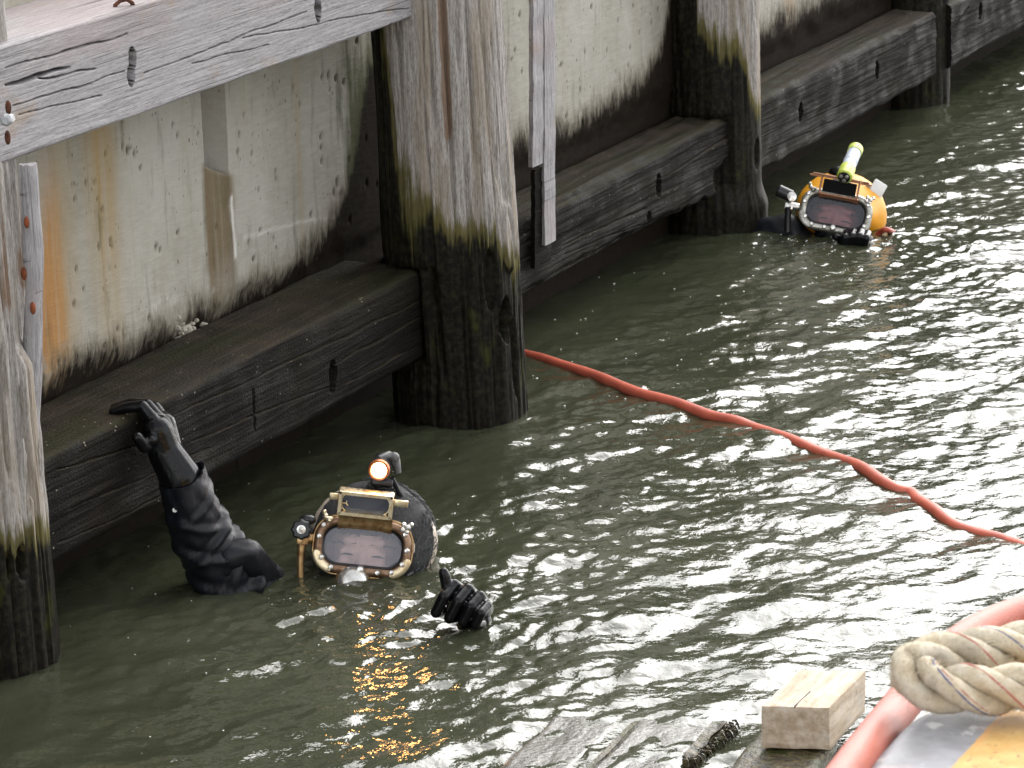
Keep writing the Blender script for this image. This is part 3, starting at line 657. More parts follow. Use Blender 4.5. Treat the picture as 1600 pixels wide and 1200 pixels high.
for i, p in enumerate([np.array(at(44+20*t, 256+420*t, 1, 5.63)) for t in np.linspace(0, 1, 40)]):
    t = i/39; wv = 0.0185*(0.9+0.16*vnoise(i*0.16, 1.0, 2.0)) * (0.86 if t < .02 else 1)
    rr = []
    for j in range(16):
        a = 2*math.pi*j/16; q_ = 1+0.14*vnoise(j*0.9, i*0.05, 4.4)
        sh_ = -0.022*max(0, t-.45)/.55; rr.append((p[0]+RH[0]*(sh_+wv*q_*math.cos(a)), p[1]+RH[1]*(sh_+wv*q_*math.cos(a))+0.018*math.sin(a)*q_, p[2]+0.004*vnoise(j, 3.3, i*.4)*(t < .05)))
    rs.append(rr)
rs.reverse(); b.rings(rs)
sl_ = b.build('split_slab', DRYZ, PL0, 50); sl_['label'] = 'grey split slab with broken top'
for px, py, r in ((37, 348, .007), (33, 428, .008), (47, 482, .0075)):
    b = MB(); p = at(px, py, 1, 5.606); b.ell(p+np.array([.004, .004, 0]), r*0.8, r*0.7, r*1.7, 10, 6); b.build('rusty_bolt', RUSTO, PL0)
b = MB(); p = at(11, 187, 1, 5.46); b.lathe([(.010, -.03), (.0125, 0), (.0125, .012), (.008, .016)], p, (0.35, -.9, 0.1), 6); b.build('bolt_head', GALV, PL0)
for px, py in ((13, 168), (12, 215)): b = MB(); p = at(px, py, 1, 5.472); b.ell(p, .006, .006, .014, 8, 6); b.build('rust_crust', RUST, PL0)

# big pile in the middle
c1_ = (-3.71, 7.51)
nt = pile_hit(675, 420, c1_, .165); ed1 = pile_hit(683, 500, c1_, .165); ho = pile_hit(795, 500, c1_, .165); ch1 = pile_hit(770, 420, c1_, .165); ch2 = pile_hit(805, 560, c1_, .165); stp = pile_hit(715, 200, c1_, .165)
cr1, cr2, cr3 = pile_hit(718, 300, c1_, .165), pile_hit(757, 300, c1_, .165), pile_hit(690, 150, c1_, .165)
def feat1(A, Z):
    d = -0.006*sstep(nt[1]+.008, nt[1]-.004, Z)*sstep(ed1[0]+.05, ed1[0]+.02, A)*sstep(0.10, 0.13, Z)     # dap for the lower timber
    lim = np.where(np.sin(A) < -.15, (7.392-c1_[1])/np.minimum(np.sin(A), -.15), 9.0); d = np.minimum(d, np.where((Z > .165) & (Z < .396) & (A < -1.60), lim-.163, 9.0))
    d = d - 0.020*np.exp(-((A-ed1[0]-0.04-0.25*(0.3-Z)*(Z < .3))/0.035)**2)*sstep(nt[1], nt[1]-.02, Z)*sstep(.10, .2, Z)
    d = d - 0.045*ellf(A, Z, ho[0], ho[1], .13, .055) - 0.018*ellf(A, Z, ch1[0]+.02, ch1[1]-.03, .12, .08)
    d = d - 0.012*ellf(A, Z, ch2[0]+.05, ch2[1], .10, .10)
    d = d + 0.012*ellf(A, Z, ch1[0]+.42, .46, .16, .09)
    for g, zz0, zz1, dp in ((cr1, .48, 1.3, .016), (cr2, .35, 1.2, .010), (cr3, .7, 1.3, .014)):
        wv = 0.03*fbm(Z*3, 1.0+dp*900, 2.0, 3); d = d - dp*np.exp(-((A-g[0]-wv)/0.014)**2)*sstep(zz0, zz0+.1, Z)*sstep(zz1, zz1-.1, Z)
    wv = 0.05*fbm(Z*4, 3.0, 2.0, 3); d = d - 0.008*np.exp(-((A-stp[0]-wv)/0.09)**4)*sstep(.62, .75, Z)
    return d
def tide1(A, Z):
    lf = leftness(A); th = 0.50 + 0.10*sstep(-0.2, 0.7, lf) + 0.75*sstep(0.62, 0.98, lf) - 0.10*sstep(-0.55, -0.95, lf)
    return (th-Z)/(0.11+0.25*sstep(0.1, .8, lf))-0.05
def brown1(A, Z):
    wv = 0.05*fbm(Z*4, 3.0, 2.0, 3); return 1.0*np.exp(-((A-stp[0]-wv)/0.085)**4)*sstep(.60, .8, Z) + 0.30*sstep(.8, .5, Z)
pile(c1_, lambda Z: .163-0.003*Z+0.006*np.exp(-((Z-.45)/.2)**2), (-0.024*RH[0], -0.024*RH[1]), tide1, brown1, feat1,
     'thick weathered pile in the middle, pale above and black at the waterline', na=300, dz=0.006, seed=8.0, amp=1.15)

c2_ = (-3.895, 9.655)
h2_ = pile_hit(1183, 240, c2_, .15); bx = pile_hit(1165, 100, c2_, .15)
def feat2(A, Z):
    d = -0.03*ellf(A, Z, h2_[0], h2_[1], .10, .04) - 0.016*sstep(.36, .345, Z)*sstep(-0.75, -0.85, A)*sstep(.12, .15, Z)
    return d + 0.018*sstep(.14, .06, Z)*(1+.5*fbm(np.cos(A)*4, np.sin(A)*4, Z*9, 2))
pile(c2_, lambda Z: .149-0.004*Z, (0.004, 0.0), lambda A, Z: (0.56-Z + 0.10*sstep(-.2, .5, leftness(A)) + 1.0*sstep(0.32, 0.5, leftness(A)) - .20*sstep(-.5, -.9, leftness(A)))/0.12,
     lambda A, Z: 0.75*np.exp(-((A-bx[0]+.35)/.25)**2)*sstep(.55, .85, Z)*(0.6+0.6*fbm(np.cos(A)*5, np.sin(A)*5, Z*2, 3)), feat2, 'pale topped pile standing between the two divers and behind the yellow helmet', na=170, dz=0.012, seed=15.0, amp=0.8)
c3_ = (-3.95, 11.68)
pile(c3_, lambda Z: .135+0*Z, (0, 0), lambda A, Z: (1.30-Z)/0.2, lambda A, Z: 0*Z, None, 'farthest dark mossy pile near the upper right corner', na=120, dz=0.02, seed=21.0)

# thin batten hanging in the second bay
b = MB(); XA = -3.765
def bat(x0, x1, ytop, ybot, yd0, yd1, n=60, wave=0.0, s_=0.0):
    L = []
    for i in range(n):
        t = i/(n-1); py = ytop+(ybot-ytop)*t
        w_ = 0.0012*vnoise(i*.12, s_, 1)+wave*vnoise(i*.15, s_, 5)
        p, q_ = at(x0, py, 0, XA), at(x1, py, 0, XA); z = p[2]; ya, yb = p[1]+w_, q_[1]+w_*.6
        x = XA + 0.0015*vnoise(i*.3, 9, s_)
        L.append([(x-.014, ya+.004, z), (x, ya, z), (x+.002, (ya+yb)/2, z), (x, yb, z), (x-.014, yb, z)])
    L.reverse(); return L
BT = empty('vertical_batten', at(850, 300, 0, XA), 'thin pale batten hanging on the wall to the right of the middle pile', 'batten')
b.rings(bat(851, 868, -140, 384, 0, 0, wave=.001, s_=3.0)); b.build('front_strip', DRYZ, BT, 30)
b = MB(); b.M = None; XA = -3.769; b.rings(bat(833, 853, -140, 262, 0, 0, s_=7.0)); b.build('rear_strip', DRYZ, BT, 30)
b = MB(); XA = -3.775; b.rings(bat(836, 862, 266, 420, 0, 0, s_=11.0)); o = b.build('dark_lower_strip', WET, BT, 30); o['label'] = 'dark wet lower end of the batten'

# ------------------------------------------------------------------ divers
def frame(anchor, tilt, sc, yawv=0.0, pit=0.0):
    """local axes in helmet units: x to the wearer's left (right in the picture), y up, z out of the face"""
    n = -FW; r = RT*math.cos(tilt)-UP*math.sin(tilt); u = UP*math.cos(tilt)+RT*math.sin(tilt)
    R = Matrix.Rotation(yawv, 3, Vector(u)) @ Matrix.Rotation(pit, 3, Vector(r))
    r, u, n = R @ Vector(r), R @ Vector(u), R @ Vector(n)
    return Matrix(((r[0]*sc, u[0]*sc, n[0]*sc, anchor[0]), (r[1]*sc, u[1]*sc, n[1]*sc, anchor[1]), (r[2]*sc, u[2]*sc, n[2]*sc, anchor[2]), (0, 0, 0, 1)))
def rrect(a, b, r, n=10, cx=0, cy=0, bow=0.0):
    """rounded rectangle outline with outward normals"""
    P = []
    for (sx, sy, a0) in ((1, 1, 0), (-1, 1, 90), (-1, -1, 180), (1, -1, 270)):
        for i in range(n+1):
            t = math.radians(a0+90*i/n); P.append((cx+sx*(a-r)+r*math.cos(t), cy+sy*(b-r)+r*math.sin(t), math.cos(t), math.sin(t)))
    return P
def ringsweep(mb, outl, sec):
    """closed section [(offset along outline normal, z)] carried round an outline"""
    rs = [[(x+nx*o_, y+ny*o_, z) for x, y, nx, ny in outl] for o_, z in sec]
    rs.append(rs[0]); R = [mb._v(r) for r in rs[:-1]]; R.append(R[0]); n = len(outl)
    for A, B in zip(R[:-1], R[1:]):
        for i in range(n): mb.face([A[i], A[(i+1) % n], B[(i+1) % n], B[i]])
    return mb
def plate(mb, outl, z0, z1): mb.rings([[(x, y, z0) for x, y, _, _ in outl], [(x, y, z1) for x, y, _, _ in outl]]); return mb

def head_and_body(name, M0, parent, arms, skin, fwd=-1):
    M = M0 @ Matrix.Translation((0, 3, fwd))
    return _head_and_body(name, M, parent, arms, skin)
def _head_and_body(name, M, parent, arms, skin):
    """one continuous skin: head with a face, neck, trunk, arms to the wrists and legs"""
    sc = M.to_scale()[0]; mb = MB()
    def L(x, y, z): return M @ Vector((x, y, z))
    A3 = M.to_3x3().normalized()
    # head (helmet units ~1.35 mm); face looks along local z, eye line near y=-12
    mb.ell(L(0, -6, -72), 54*sc, 74*sc, 62*sc, 24, 16, A3); mb.ell(L(0, -52, -58), 42*sc, 42*sc, 44*sc, 20, 12, A3)
    capsule(mb, L(-26, 4, -18), L(26, 4, -18), 9*sc, 9*sc)                     # brow
    capsule(mb, L(0, -2, -17), L(0, -36, -9), 6*sc, 8.5*sc); capsule(mb, L(-8, -37, -14), L(8, -37, -14), 6*sc, 6*sc)   # nose
    for s_ in (-1, 1):
        mb.ell(L(s_*27, -36, -27), 17*sc, 14*sc, 14*sc, 12, 8, A3)            # cheek
        capsule(mb, L(s_*15, -13, -15), L(s_*34, -13, -20), 5.0*sc, 4.5*sc)     # squinting lids
        capsule(mb, L(s_*14, -20.5, -16), L(s_*34, -20, -21), 4.2*sc, 4*sc)
        mb.ell(L(s_*55, -18, -76), 8*sc, 20*sc, 13*sc, 10, 8, A3)
    capsule(mb, L(-17, -60, -18), L(17, -60, -18), 5*sc, 5*sc); mb.ell(L(0, -80, -32), 18*sc, 13*sc, 15*sc, 12, 8, A3)
    hd = L(0, -30, -85); back = Vector((FW[0], FW[1], 0)).normalized(); rt = Vector((RH[0], RH[1], 0)); dn = Vector((0, 0, -1))
    nk = hd + dn*0.13 + back*0.05; sh = nk + dn*0.07
    capsule(mb, hd, nk, 0.062, 0.060); capsule(mb, nk, sh, 0.062, 0.085)
    for s_ in (-1, 1): capsule(mb, sh, sh+rt*s_*0.17+dn*0.03, 0.085, 0.075)
    ch = sh+dn*0.20; wa = sh+dn*0.42; hp = sh+dn*0.58
    for s_ in (-1, 1):
        capsule(mb, sh+rt*s_*0.08+dn*.05, ch+rt*s_*0.07, 0.10, 0.115); capsule(mb, ch+rt*s_*.07, wa+rt*s_*0.05, 0.115, 0.10); capsule(mb, wa+rt*s_*.05, hp+rt*s_*.08, 0.10, 0.11)
        kn = hp+rt*s_*0.11+dn*0.42-back*0.06; an = kn+dn*0.42+back*0.10
        capsule(mb, hp+rt*s_*.09, kn, 0.09, 0.058); capsule(mb, kn, an, 0.058, 0.040); capsule(mb, an, an-back*0.17+dn*.05, 0.042, 0.034)
    for s_, el, wr in arms:
        s0 = sh+rt*s_*0.18+dn*.03; el, wr = Vector(tuple(el)), Vector(tuple(wr))
        capsule(mb, s0, el, 0.058, 0.042); capsule(mb, el, wr, 0.038, 0.024)
    me = remeshed(mb, 'body', wloc(parent), 0.0042, 2, 0.4)
    me.materials.append(skin); me.materials.append(SUIT)
    org = Vector(tuple(wloc(parent))); Mi = M.inverted()
    for p in me.polygons:
        q_ = Mi @ (p.center+org); p.material_index = 0 if (q_.y > -44 and abs(q_.x) < 66 and q_.z > -140) else 1
    o = bpy.data.objects.new('body', me); C.objects.link(o); o.parent = parent
    h = MB(); h.M = M                                                       # hair falling over the brow
    rs = []
    h.ell((0, 36, -72), 58, 54, 65, 22, 12)
    for k in range(44):
        x = -44+88*k/43+random.uniform(-2, 2); yb = 17+random.uniform(-7, 5)+9*math.exp(-((x-4)/12)**2)
        zz = -17-0.013*x*x; h.tube([(x*0.85, 58, zz-22), (x*0.95, 42, zz-2), (x+random.uniform(-4, 4), yb, zz+8)], [3, 3.4, 0.8], 6)
    h.build('hair', HAIR, parent, 60)
    for s_ in (-1, 1):
        e = MB(M); e.tube([(s_*14, -17.5, -12.5), (s_*20, -16.5, -11.0), (s_*28, -16.5, -13.6), (s_*35, -18.5, -17.5)], [.8, 1.6, 1.6, .6], 6); e.build('eye', HAIR, parent, 60)
    for s_ in (-1, 1):
        e = MB(); e.M = M
        for k in range(16):
            x = s_*(12+26*k/11); e.tube([(x, 1-0.02*k*k*.5+random.uniform(-1.5, 1), -10.2-.30*k), (x+s_*4, 4+random.uniform(-1.5, 1)-.15*k, -10.8-.34*k)], [1.3, .4], 5)
        e.build('eyebrow', HAIR, parent, 60)['kind'] = 'stuff'
    return o

def glove(parent, shapes, forearm, voxel=0.0024, name='glove', mat=None):
    mb = MB()
    for sh_ in shapes:
        if sh_[0] == 'c': capsule(mb, *sh_[1:])
        else: mb.ell(*sh_[1:])
    me = remeshed(mb, name, wloc(parent), voxel, 3, 0.45); return link(name, me, mat or RUBBER, parent)

# ---- nearer diver
K1 = 0.001357
A1 = atz(567, 855, 7.465); M1 = frame(A1, math.radians(6.0), K1)
base1 = at(575, 905, 2, 0.0)
P1 = empty('person', (base1[0], base1[1], 0), 'nearer diver gripping the beam, bronze framed helmet with lit lamp, one thumb raised', 'person')
hz1 = lambda px, py, d: Vector(tuple(atz(px, py, d)))
el1 = hz1(352, 905, 7.45); wr1 = hz1(256, 702, 7.34); fi1 = hz1(748, 1010, 7.20)
head_and_body('body', M1, P1, [(-1, el1, wr1), (1, hz1(700, 1060, 7.25), fi1)], SKIN)

def bolt_me(mat, r, h, M, name='bolt'):
    return r, h
def add_bolts(parent, M, spots, mat, r=4.6, h=6.0):
    me = None; A = M.to_3x3()
    for x, y, z, k in spots:
        if me is None:
            b = MB(Matrix(A).to_4x4()); b.lathe([(r, -1.5), (r, h*0.55), (r*0.72, h*0.9), (r*0.2, h)], (0, 0, 0), (0, 0, 1), 12); me = b.mesh('bolt'); me.materials.append(mat)
        o = bpy.data.objects.new('bolt', me); C.objects.link(o); o.parent = parent; o.location = (M @ Vector((x, y, z)))-Vector(tuple(wloc(parent))); o.scale = (k, k, k)

def helmet(parent, M, kind):
    """kind 1: bronze helmet under a black net; kind 2: yellow helmet"""
    one = kind == 1
    sh = MB(M); n, m = 30, 18; rs = []
    for i in range(m+1):                                            # shell: open at the front, deep at the back
        t = i/m; z = 2-225*t; f = math.sqrt(max(1-max(0, (t-0.28)/0.72)**2.3, 0.0004)) if t > .28 else 1
        a, b_ = (76+22*min(1, t/.28))*f, (46+46*min(1, t/.25))*f; cx, cy = 10*min(1, t/.3), 10*min(1, t/.3)
        rs.append([(cx+a*math.cos(2*math.pi*j/n), cy+b_*math.sin(2*math.pi*j/n)*(1 if j <= n/2 or one else .70), z) for j in range(n)])
    sh.rings(rs, False, True); H = sh.build('helmet', BONE if one else YELLOW, parent, 50)
    def P(mb, nm, mat, sm=35): return mb.build(nm, mat, H, sm)
    out = rrect(76, 44, 36, 12)
    r_ = ringsweep(MB(M), out, [(-14, 4), (-14, -6), (0, -10), (1, 3), (-2, 7), (-7, 8.5), (-12, 7)]); P(r_, 'face_port_ring', BRONZE if one else STEEL, 50)
    if one: r_ = ringsweep(MB(M), rrect(76, 44, 36, 12), [(1.0, 4), (1.0, -14), (3.2, -14), (3.2, 1), (2.4, 4)]); P(r_, 'ring_clamp_band', BRASS, 50)
    g = ringsweep(MB(M), rrect(63, 30, 26, 12), [(0.3, 2), (0.3, 6.5), (-2.6, 5), (-2.6, 2)]); P(g, 'gasket', BLACKP, 50)
    gl = plate(MB(M), rrect(62, 29.5, 26, 12), 0.0, 2.5); P(gl, 'face_glass', GLASS1 if one else GLASS2)
    lb = MB(M)                                                      # inner liner: keeps the inside dark
    rs = [[(x*k, y*k, z) for x, y, _, _ in rrect(64, 34, 28, 8)] for k, z in ((1, -8), (1.05, -40), (1.05, -120), (0.8, -150))]; lb.rings(rs, False, True); P(lb, 'liner', simple('helmet liner', (0.22, 0.22, 0.25) if one else (0.10, 0.10, 0.12), 0.8), 50)
    add_bolts(H, M, [(-69, 11, 7, 1), (-64, 29, 7, 1), (-18, -36, 8, .95), (0, -35, 8, 1.5), (27, -37, 8, 1), (69, 2, 7, 1), (64, 27, 7, 1), (49, -34, 10.5, .9), (64, -20, 10.5, 1.0), (-62, -21, 10.5, 1), (-46, -35, 10.5, 1)], CHROME)
    for s_ in (-1, 1):                                              # curved clamp bars on the lower corners
        pts = []
        for i in range(13):
            t = i/12; a = math.radians(184+78*t) if s_ < 0 else math.radians(-4-78*t)
            cx_, cy_ = (-42, -9) if s_ < 0 else (42, -9); pts.append((cx_+30*math.cos(a), cy_+30*math.sin(a)))
        c_ = MB(M); rs = []
        for i, (x, y) in enumerate(pts):
            dx, dy = (pts[min(i+1, 12)][0]-pts[max(i-1, 0)][0]), (pts[min(i+1, 12)][1]-pts[max(i-1, 0)][1]); l = math.hypot(dx, dy); nx, ny = -dy/l, dx/l
            wv = 6.2*(0.55 if i in (0, 12) else 1); rs.append([(x+nx*wv, y+ny*wv, 7.5), (x+nx*wv, y+ny*wv, 11), (x+nx*wv*.6, y+ny*wv*.6, 12.6), (x-nx*wv*.6, y-ny*wv*.6, 12.6), (x-nx*wv, y-ny*wv, 11), (x-nx*wv, y-ny*wv, 7.5)])
        c_.rings(rs); P(c_, 'clamp_bar', BRASSB if one else STEEL, 40)
    # flip-up welding visor frame, leaning forward over the port
    vx, vy = (-2, 68) if one else (-2, 49)
    tilt = math.radians(14 if one else 12)
    V = M @ Matrix.Translation((vx, vy, 26)) @ Matrix.Rotation(tilt, 4, 'X')
    W_, H_ = (43, 20) if one else (42, 20)
    vf = ringsweep(MB(V), rrect(W_, H_, 2.5, 3), [(-6 if one else -4, 8), (-6 if one else -4, -16), (0, -16), (0, 6), (-1, 8)]); P(vf, 'visor_frame', BRASSB if one else COPPERP, 30)
    bk = plate(MB(V), rrect(W_-6.5, H_-6.5, 2, 3), -15, -11); P(bk, 'visor_back', VOID)
    if one:
        wl = ringsweep(MB(V), rrect(36.5, 15.5, 14, 10), [(0, -2), (0, -5), (2.0, -5), (2.0, -2)]); P(wl, 'lens_retainer', BRASSB, 50)
        ln = plate(MB(V), rrect(36.0, 15.0, 13.5, 10), -9, -5.5); P(ln, 'visor_lens', LENSD)
        cl = MB(V); cl.tube([(-36, -2, -1), (-30, -1, 0), (-29, 3, 0)], 1.1, 6); cl.tube([(-30, -1, 0), (-27, -5, 0)], 1.1, 6); P(cl, 'wire_clip', BRASSB)
        for x, y in ((-40, 17), (40, 17)): s_ = MB(V); s_.lathe([(2, 5), (2, 8.8), (1, 9.2)], (x, y, 0), (0, 0, 1), 8); P(s_, 'corner_screw', BLACKP)
        for s_, y in ((-1, 8), (1, 8)):
            t_ = MB(V); t_.box((s_*43.5, y-7, -6), (s_*(57 if s_ < 0 else 66), y+4, -1), 1.4); P(t_, 'lift_tab', BRASSB)
    else:
        ln = plate(MB(V), rrect(W_-8, H_-7.5, 6, 6), -10, -8); P(ln, 'visor_lens', simple('black visor lens', (0.003, 0.003, 0.004), 0.3, spec=0.05))
        for s_ in (-1, 1):
            t_ = MB(V); t_.box((s_*43, H_-5, -12), (s_*66, H_-1, 9), 1.2); P(t_, 'lift_tab', COPPERP)
        tl = MB(V); tl.box((-60, H_-0.5, -13), (60, H_+2.6, 10), 1.0); P(tl, 'top_flange', COPPERP)
    hn = MB(M); hx = 42                                             # curved hood under the visor, hinged on the ring
    rs = []
    for i in range(9):
        t = i/8; rs.append([(-hx+2*hx*j/12, 32+(vy-32-19)*t+4*math.sin(math.pi*t)-3*((j-6)/6)**2*(1-t), 10+10*t+2*math.sin(math.pi*j/12)) for j in range(13)])
    lo = [[(x, y-4, z-6) for x, y, z in r] for r in rs]
    full = [list(a)+list(reversed(b_)) for a, b_ in zip(rs, lo)]; hn.rings(full); P(hn, 'visor_hinge_plate', BRASS if one else COPPERP, 50)
    kn = MB(M)
    for x, y, z, r in ((-62, 42, 10, 5), (-56, 37, 12, 5), (-65, 49, 9, 4)): kn.ell((x, y, z), r, r, r, 10, 8)
    kn.tube([(-66, 50, 8), (-60, 40, 12), (-50, 40, 14)], 3.5, 8); P(kn, 'hinge_knuckle', BRASSB if one else STEEL, 50)
    kn = MB(M)
    for x, y, z, r in ((60, 42, 10, 4.5), (67, 38, 10, 5), (59, 34, 12, 4.5), (72, 43, 8, 4), (66, 31, 12, 3.6)): kn.ell((x, y, z), r, r, r*.8, 10, 8)
    P(kn, 'hinge_screw_cluster', CHROME, 50)
    # side valve on the wearer's right
    kx, ky = (-98, 18) if one else (-103, 12)
    v = MB(M); v.tube([(-80, ky-14, -8), (kx+6, ky-14, -4), (kx+4, ky-22, -4)], [8, 8, 9], 10); v.box((kx-6, ky-24, -12), (kx+12, ky-10, 4), 2); P(v, 'valve_body', BRASS if one else CHROME, 40)
    v = MB(M)
    if one:
        rs = []
        for h_, r in ((-9, 13), (-7, 15), (7, 15), (10, 12)): rs.append([(kx+(r+(1.6 if j % 4 < 2 else 0))*math.cos(2*math.pi*j/32), ky+(r+(1.6 if j % 4 < 2 else 0))*math.sin(2*math.pi*j/32), 2+h_) for j in range(32)])
        v.rings(rs)
        v.ell((kx+8, ky+16, -2), 13, 8, 8); P(v, 'valve_knob', BLACKP, 40)
        v = MB(M); v.lathe([(7.5, 11.5), (7, 13.5), (4, 14), (3.5, 13), (1.5, 13.6), (0.4, 14)], (kx, ky, 0), (0, 0, 1), 18); P(v, 'knob_cap', CHROME)
        v = MB(M); v.tube([(kx+2, ky-22, -4), (kx+3, ky-48, -4), (kx+6, ky-80, -10)], [7, 6, 6], 10); P(v, 'supply_pipe', BRASS, 50)
        rg = MB(M); rg.lathe([(24, -14), (25, -2), (22, 4), (14, 8), (6, 9.5), (0.8, 10)], (-10, -54, 14), (0, 0.25, 1), 28); P(rg, 'regulator_cover', CHROME, 60)
        rg = MB(M); rg.lathe([(27, -18), (28, -6), (26, -4), (24, -6)], (-10, -54, 14), (0, 0.25, 1), 28); P(rg, 'regulator_rim', BRASS, 60)
        # net cover
        nt_ = MB(M); rs = []
        for i in range(17):
            t = i/16; z = -3-190*t; f = math.sqrt(max(1-(max(0, t-.22)/.78)**2.4, 0.0005))*(0.80+0.20*math.sin(min(1, t/.22)*math.pi/2)); row = []
            for j in range(40):
                an = 2*math.pi*j/40; wob = 1+0.035*vnoise(j*.8, i*.7, 3)+0.02*vnoise(j*2.1, i*2, 7)
                row.append((14*min(1, t/.2)+96*f*wob*math.cos(an), 12*min(1, t/.2)+(92 if t > .1 else 66+26*t/.1)*f*wob*math.sin(an), z))
            rs.append(row)
        nt_.rings(rs, False, True); P(nt_, 'net_cover', NET, 70)
        fz = MB(M)
        for k in range(260):                                        # loose strands of the net
            a = random.uniform(-0.9, 1.7); t = random.uniform(.02, .6); r = 98; z = -3-190*t; f = math.sqrt(max(1-(max(0, t-.22)/.78)**2.4, .01))*(0.80+0.20*math.sin(min(1, t/.22)*math.pi/2))
            p = Vector((14*min(1, t/.2)+(r*f)*math.cos(a), 12*min(1, t/.2)+(r*f)*math.sin(a)*.97, z)); d_ = Vector((-math.sin(a), math.cos(a), random.uniform(-.8, .8)))*random.uniform(8, 22)
            out_ = Vector((math.cos(a), math.sin(a), 0)); fz.tube([p-out_*1, p+d_*.5+out_*random.uniform(1, 4), p+d_-out_*1], [.8, .9, .4], 4, False)
        o_ = P(fz, 'net_strand', simple('grey net strand', (0.07, 0.07, 0.075), 0.5), 80); o_['kind'] = 'stuff'
        sd_ = MB(M); rs = []                                        # bare cream edge of the shell that shows past the net
        for i in range(10):
            t = i/9; a = math.radians(24-50*t); wv = 9*math.sin(math.pi*min(max(t, .05), .95))**.5
            x0, y0 = 14+96*math.cos(a), 10+96*math.sin(a); rs.append([(x0-wv, y0, -46), (x0-wv*.2, y0, -38), (x0+wv*.5, y0, -46), (x0+wv*.5, y0, -96), (x0-wv, y0, -96)])
        sd_.rings(rs); P(sd_, 'shell_edge', BONE, 60)
        # lamp
        c = Vector((13, 123, 14)); ax = Vector((-0.05, -0.20, 1)).normalized()
        l_ = MB(M); l_.lathe([(9, -72), (15, -66), (16, -10), (18, -4)], c, ax, 20); l_.tube([(34, 112, -10), (50, 84, -30), (58, 60, -50)], 4, 8); l_.box((2, 98, -60), (36, 110, -2), 3); P(l_, 'lamp_housing', BLACKP, 40)
        l_ = MB(M); l_.lathe([(13.2, -2), (17.0, -3), (17.6, 2), (15.6, 5), (12.4, 4), (12.0, 0)], c, ax, 28); P(l_, 'lamp_bezel', COPPER, 50)
        l_ = MB(M); l_.lathe([(12.2, -0.5), (11, 1.6), (7, 2.8), (0.5, 3.2)], c, ax, 24); P(l_, 'lamp_glass', LAMPE, 60)
        cp = MB(M); cp.tube([(10, 140, -10), (24, 146, -20), (36, 138, -26), (42, 120, -28)], [5, 8, 8, 5], 10); cp.ell((33, 144, -22), 9, 9, 9, 12, 8); P(cp, 'lamp_clamp', simple('grey rubber clamp', (0.13, 0.13, 0.13), 0.5, 0, .5, 90, .4), 60)
    else:
        v.lathe([(11, -2), (13, 0), (13, 30), (10, 33)], (kx+4, ky+4, 4), (-1, 0.25, 0.1), 16); P(v, 'valve_knob', BLACKP, 40)
        v = MB(M); v.lathe([(10, 0), (10, 5), (4, 7), (.5, 7.3)], (kx+6, ky+1, 16), (0, 0, 1), 16); P(v, 'knob_cap', CHROME)
        v = MB(M); v.tube([(kx+2, ky-18, 0), (kx+4, ky-34, -6), (kx+10, ky-70, -14)], [8, 7, 7], 10); P(v, 'supply_pipe', BLACKP, 50)
        rg = MB(M); rg.lathe([(24, -14), (25, -2), (22, 4), (14, 8), (6, 9.5), (0.8, 10)], (6, -82, 6), (0, 0.25, 1), 28); P(rg, 'regulator_cover', CHROME, 60)
        sk = MB(M); rs = []
        for i in range(9): t = i/8; rs.append([(-30+60*j/10, -29-3*t+5*math.sin(math.pi*j/10)*(1-.4*t), -12+8*t) for j in range(11)])
        lo = [[(x, y-3, z-3) for x, y, z in r] for r in rs]; sk.rings([list(a)+list(reversed(b_)) for a, b_ in zip(rs, lo)]); P(sk, 'nose_pad', YELLOW, 60)
    return H
helmet(P1, M1, 1)

# raised right arm: rubber sleeve with folds, open cuff, glove
def sleeve(parent, path, radii, n=44, per=90, folds=(), name='suit_sleeve', seed=0, cuff=True, cuff_a=0.0):
    P = [Vector(tuple(p)) for p in path]; k = len(P); rs = []
    cum = [0]
    for a, b_ in zip(P[:-1], P[1:]): cum.append(cum[-1]+(b_-a).length)
    def S_(arr, t):
        if isinstance(arr[0], Vector): return Vector([np.interp(t, cum, [q_[i] for q_ in arr]) for i in range(3)])
        return float(np.interp(t, cum, arr))
    nr = None; L = cum[-1]; rws = []
    for i in range(per):
        t = L*i/(per-1); p = S_(P, t); q_ = (S_(P, min(t+.02, L))-S_(P, max(t-.02, 0))).normalized(); r = S_(radii, t)
        if nr is None: nr = (Vector(tuple(-FW))-q_*q_.dot(Vector(tuple(-FW)))).normalized()
        nr = (nr-q_*nr.dot(q_)).normalized(); bn = q_.cross(nr); row = []
        for j in range(n):
            a = 2*math.pi*j/n; dsp = 0.0050*float(fbm(math.cos(a)*1.8+seed, math.sin(a)*1.8, t*18, 4)) - 0.004*float(sstep(.80, .97, 1-abs(float(fbm(math.cos(a)*1.2+seed, math.sin(a)*1.2+t*9, t*13, 2)))))
            for (tt, a0, amp, wd, sl__) in folds:
                u = (t-L*tt-sl__*math.sin(a-a0)*0.05)/wd; dsp += amp*(math.exp(-u*u)-0.55*math.exp(-((u-1.5)**2)))*(0.35+0.65*max(0, math.cos(a-a0)))
            ex = q_*(0.016*max(0, i/(per-1)-.85)/.15*max(0, math.sin(a+cuff_a))**2) if cuff else Vector((0, 0, 0))
            row.append(p+ex+(nr*math.cos(a)+bn*math.sin(a))*(r+dsp))
        rws.append(row)
    mb = MB(); inner = [[S_(P, L)+(v-S_(P, L))*0.90 for v in rws[-1]], [S_(P, L-0.05)+(v-S_(P, L-0.05))*0.86 for v in rws[-int(per*0.05/L)-1]]]
    mb.rings(rws+inner, True, True); return mb.build(name, SUIT, parent, 80)
dH = 6.90; HOFF = float((at(212, 643, 0, XB)-CAM) @ FW)-6.905
print('HOFF', HOFF)
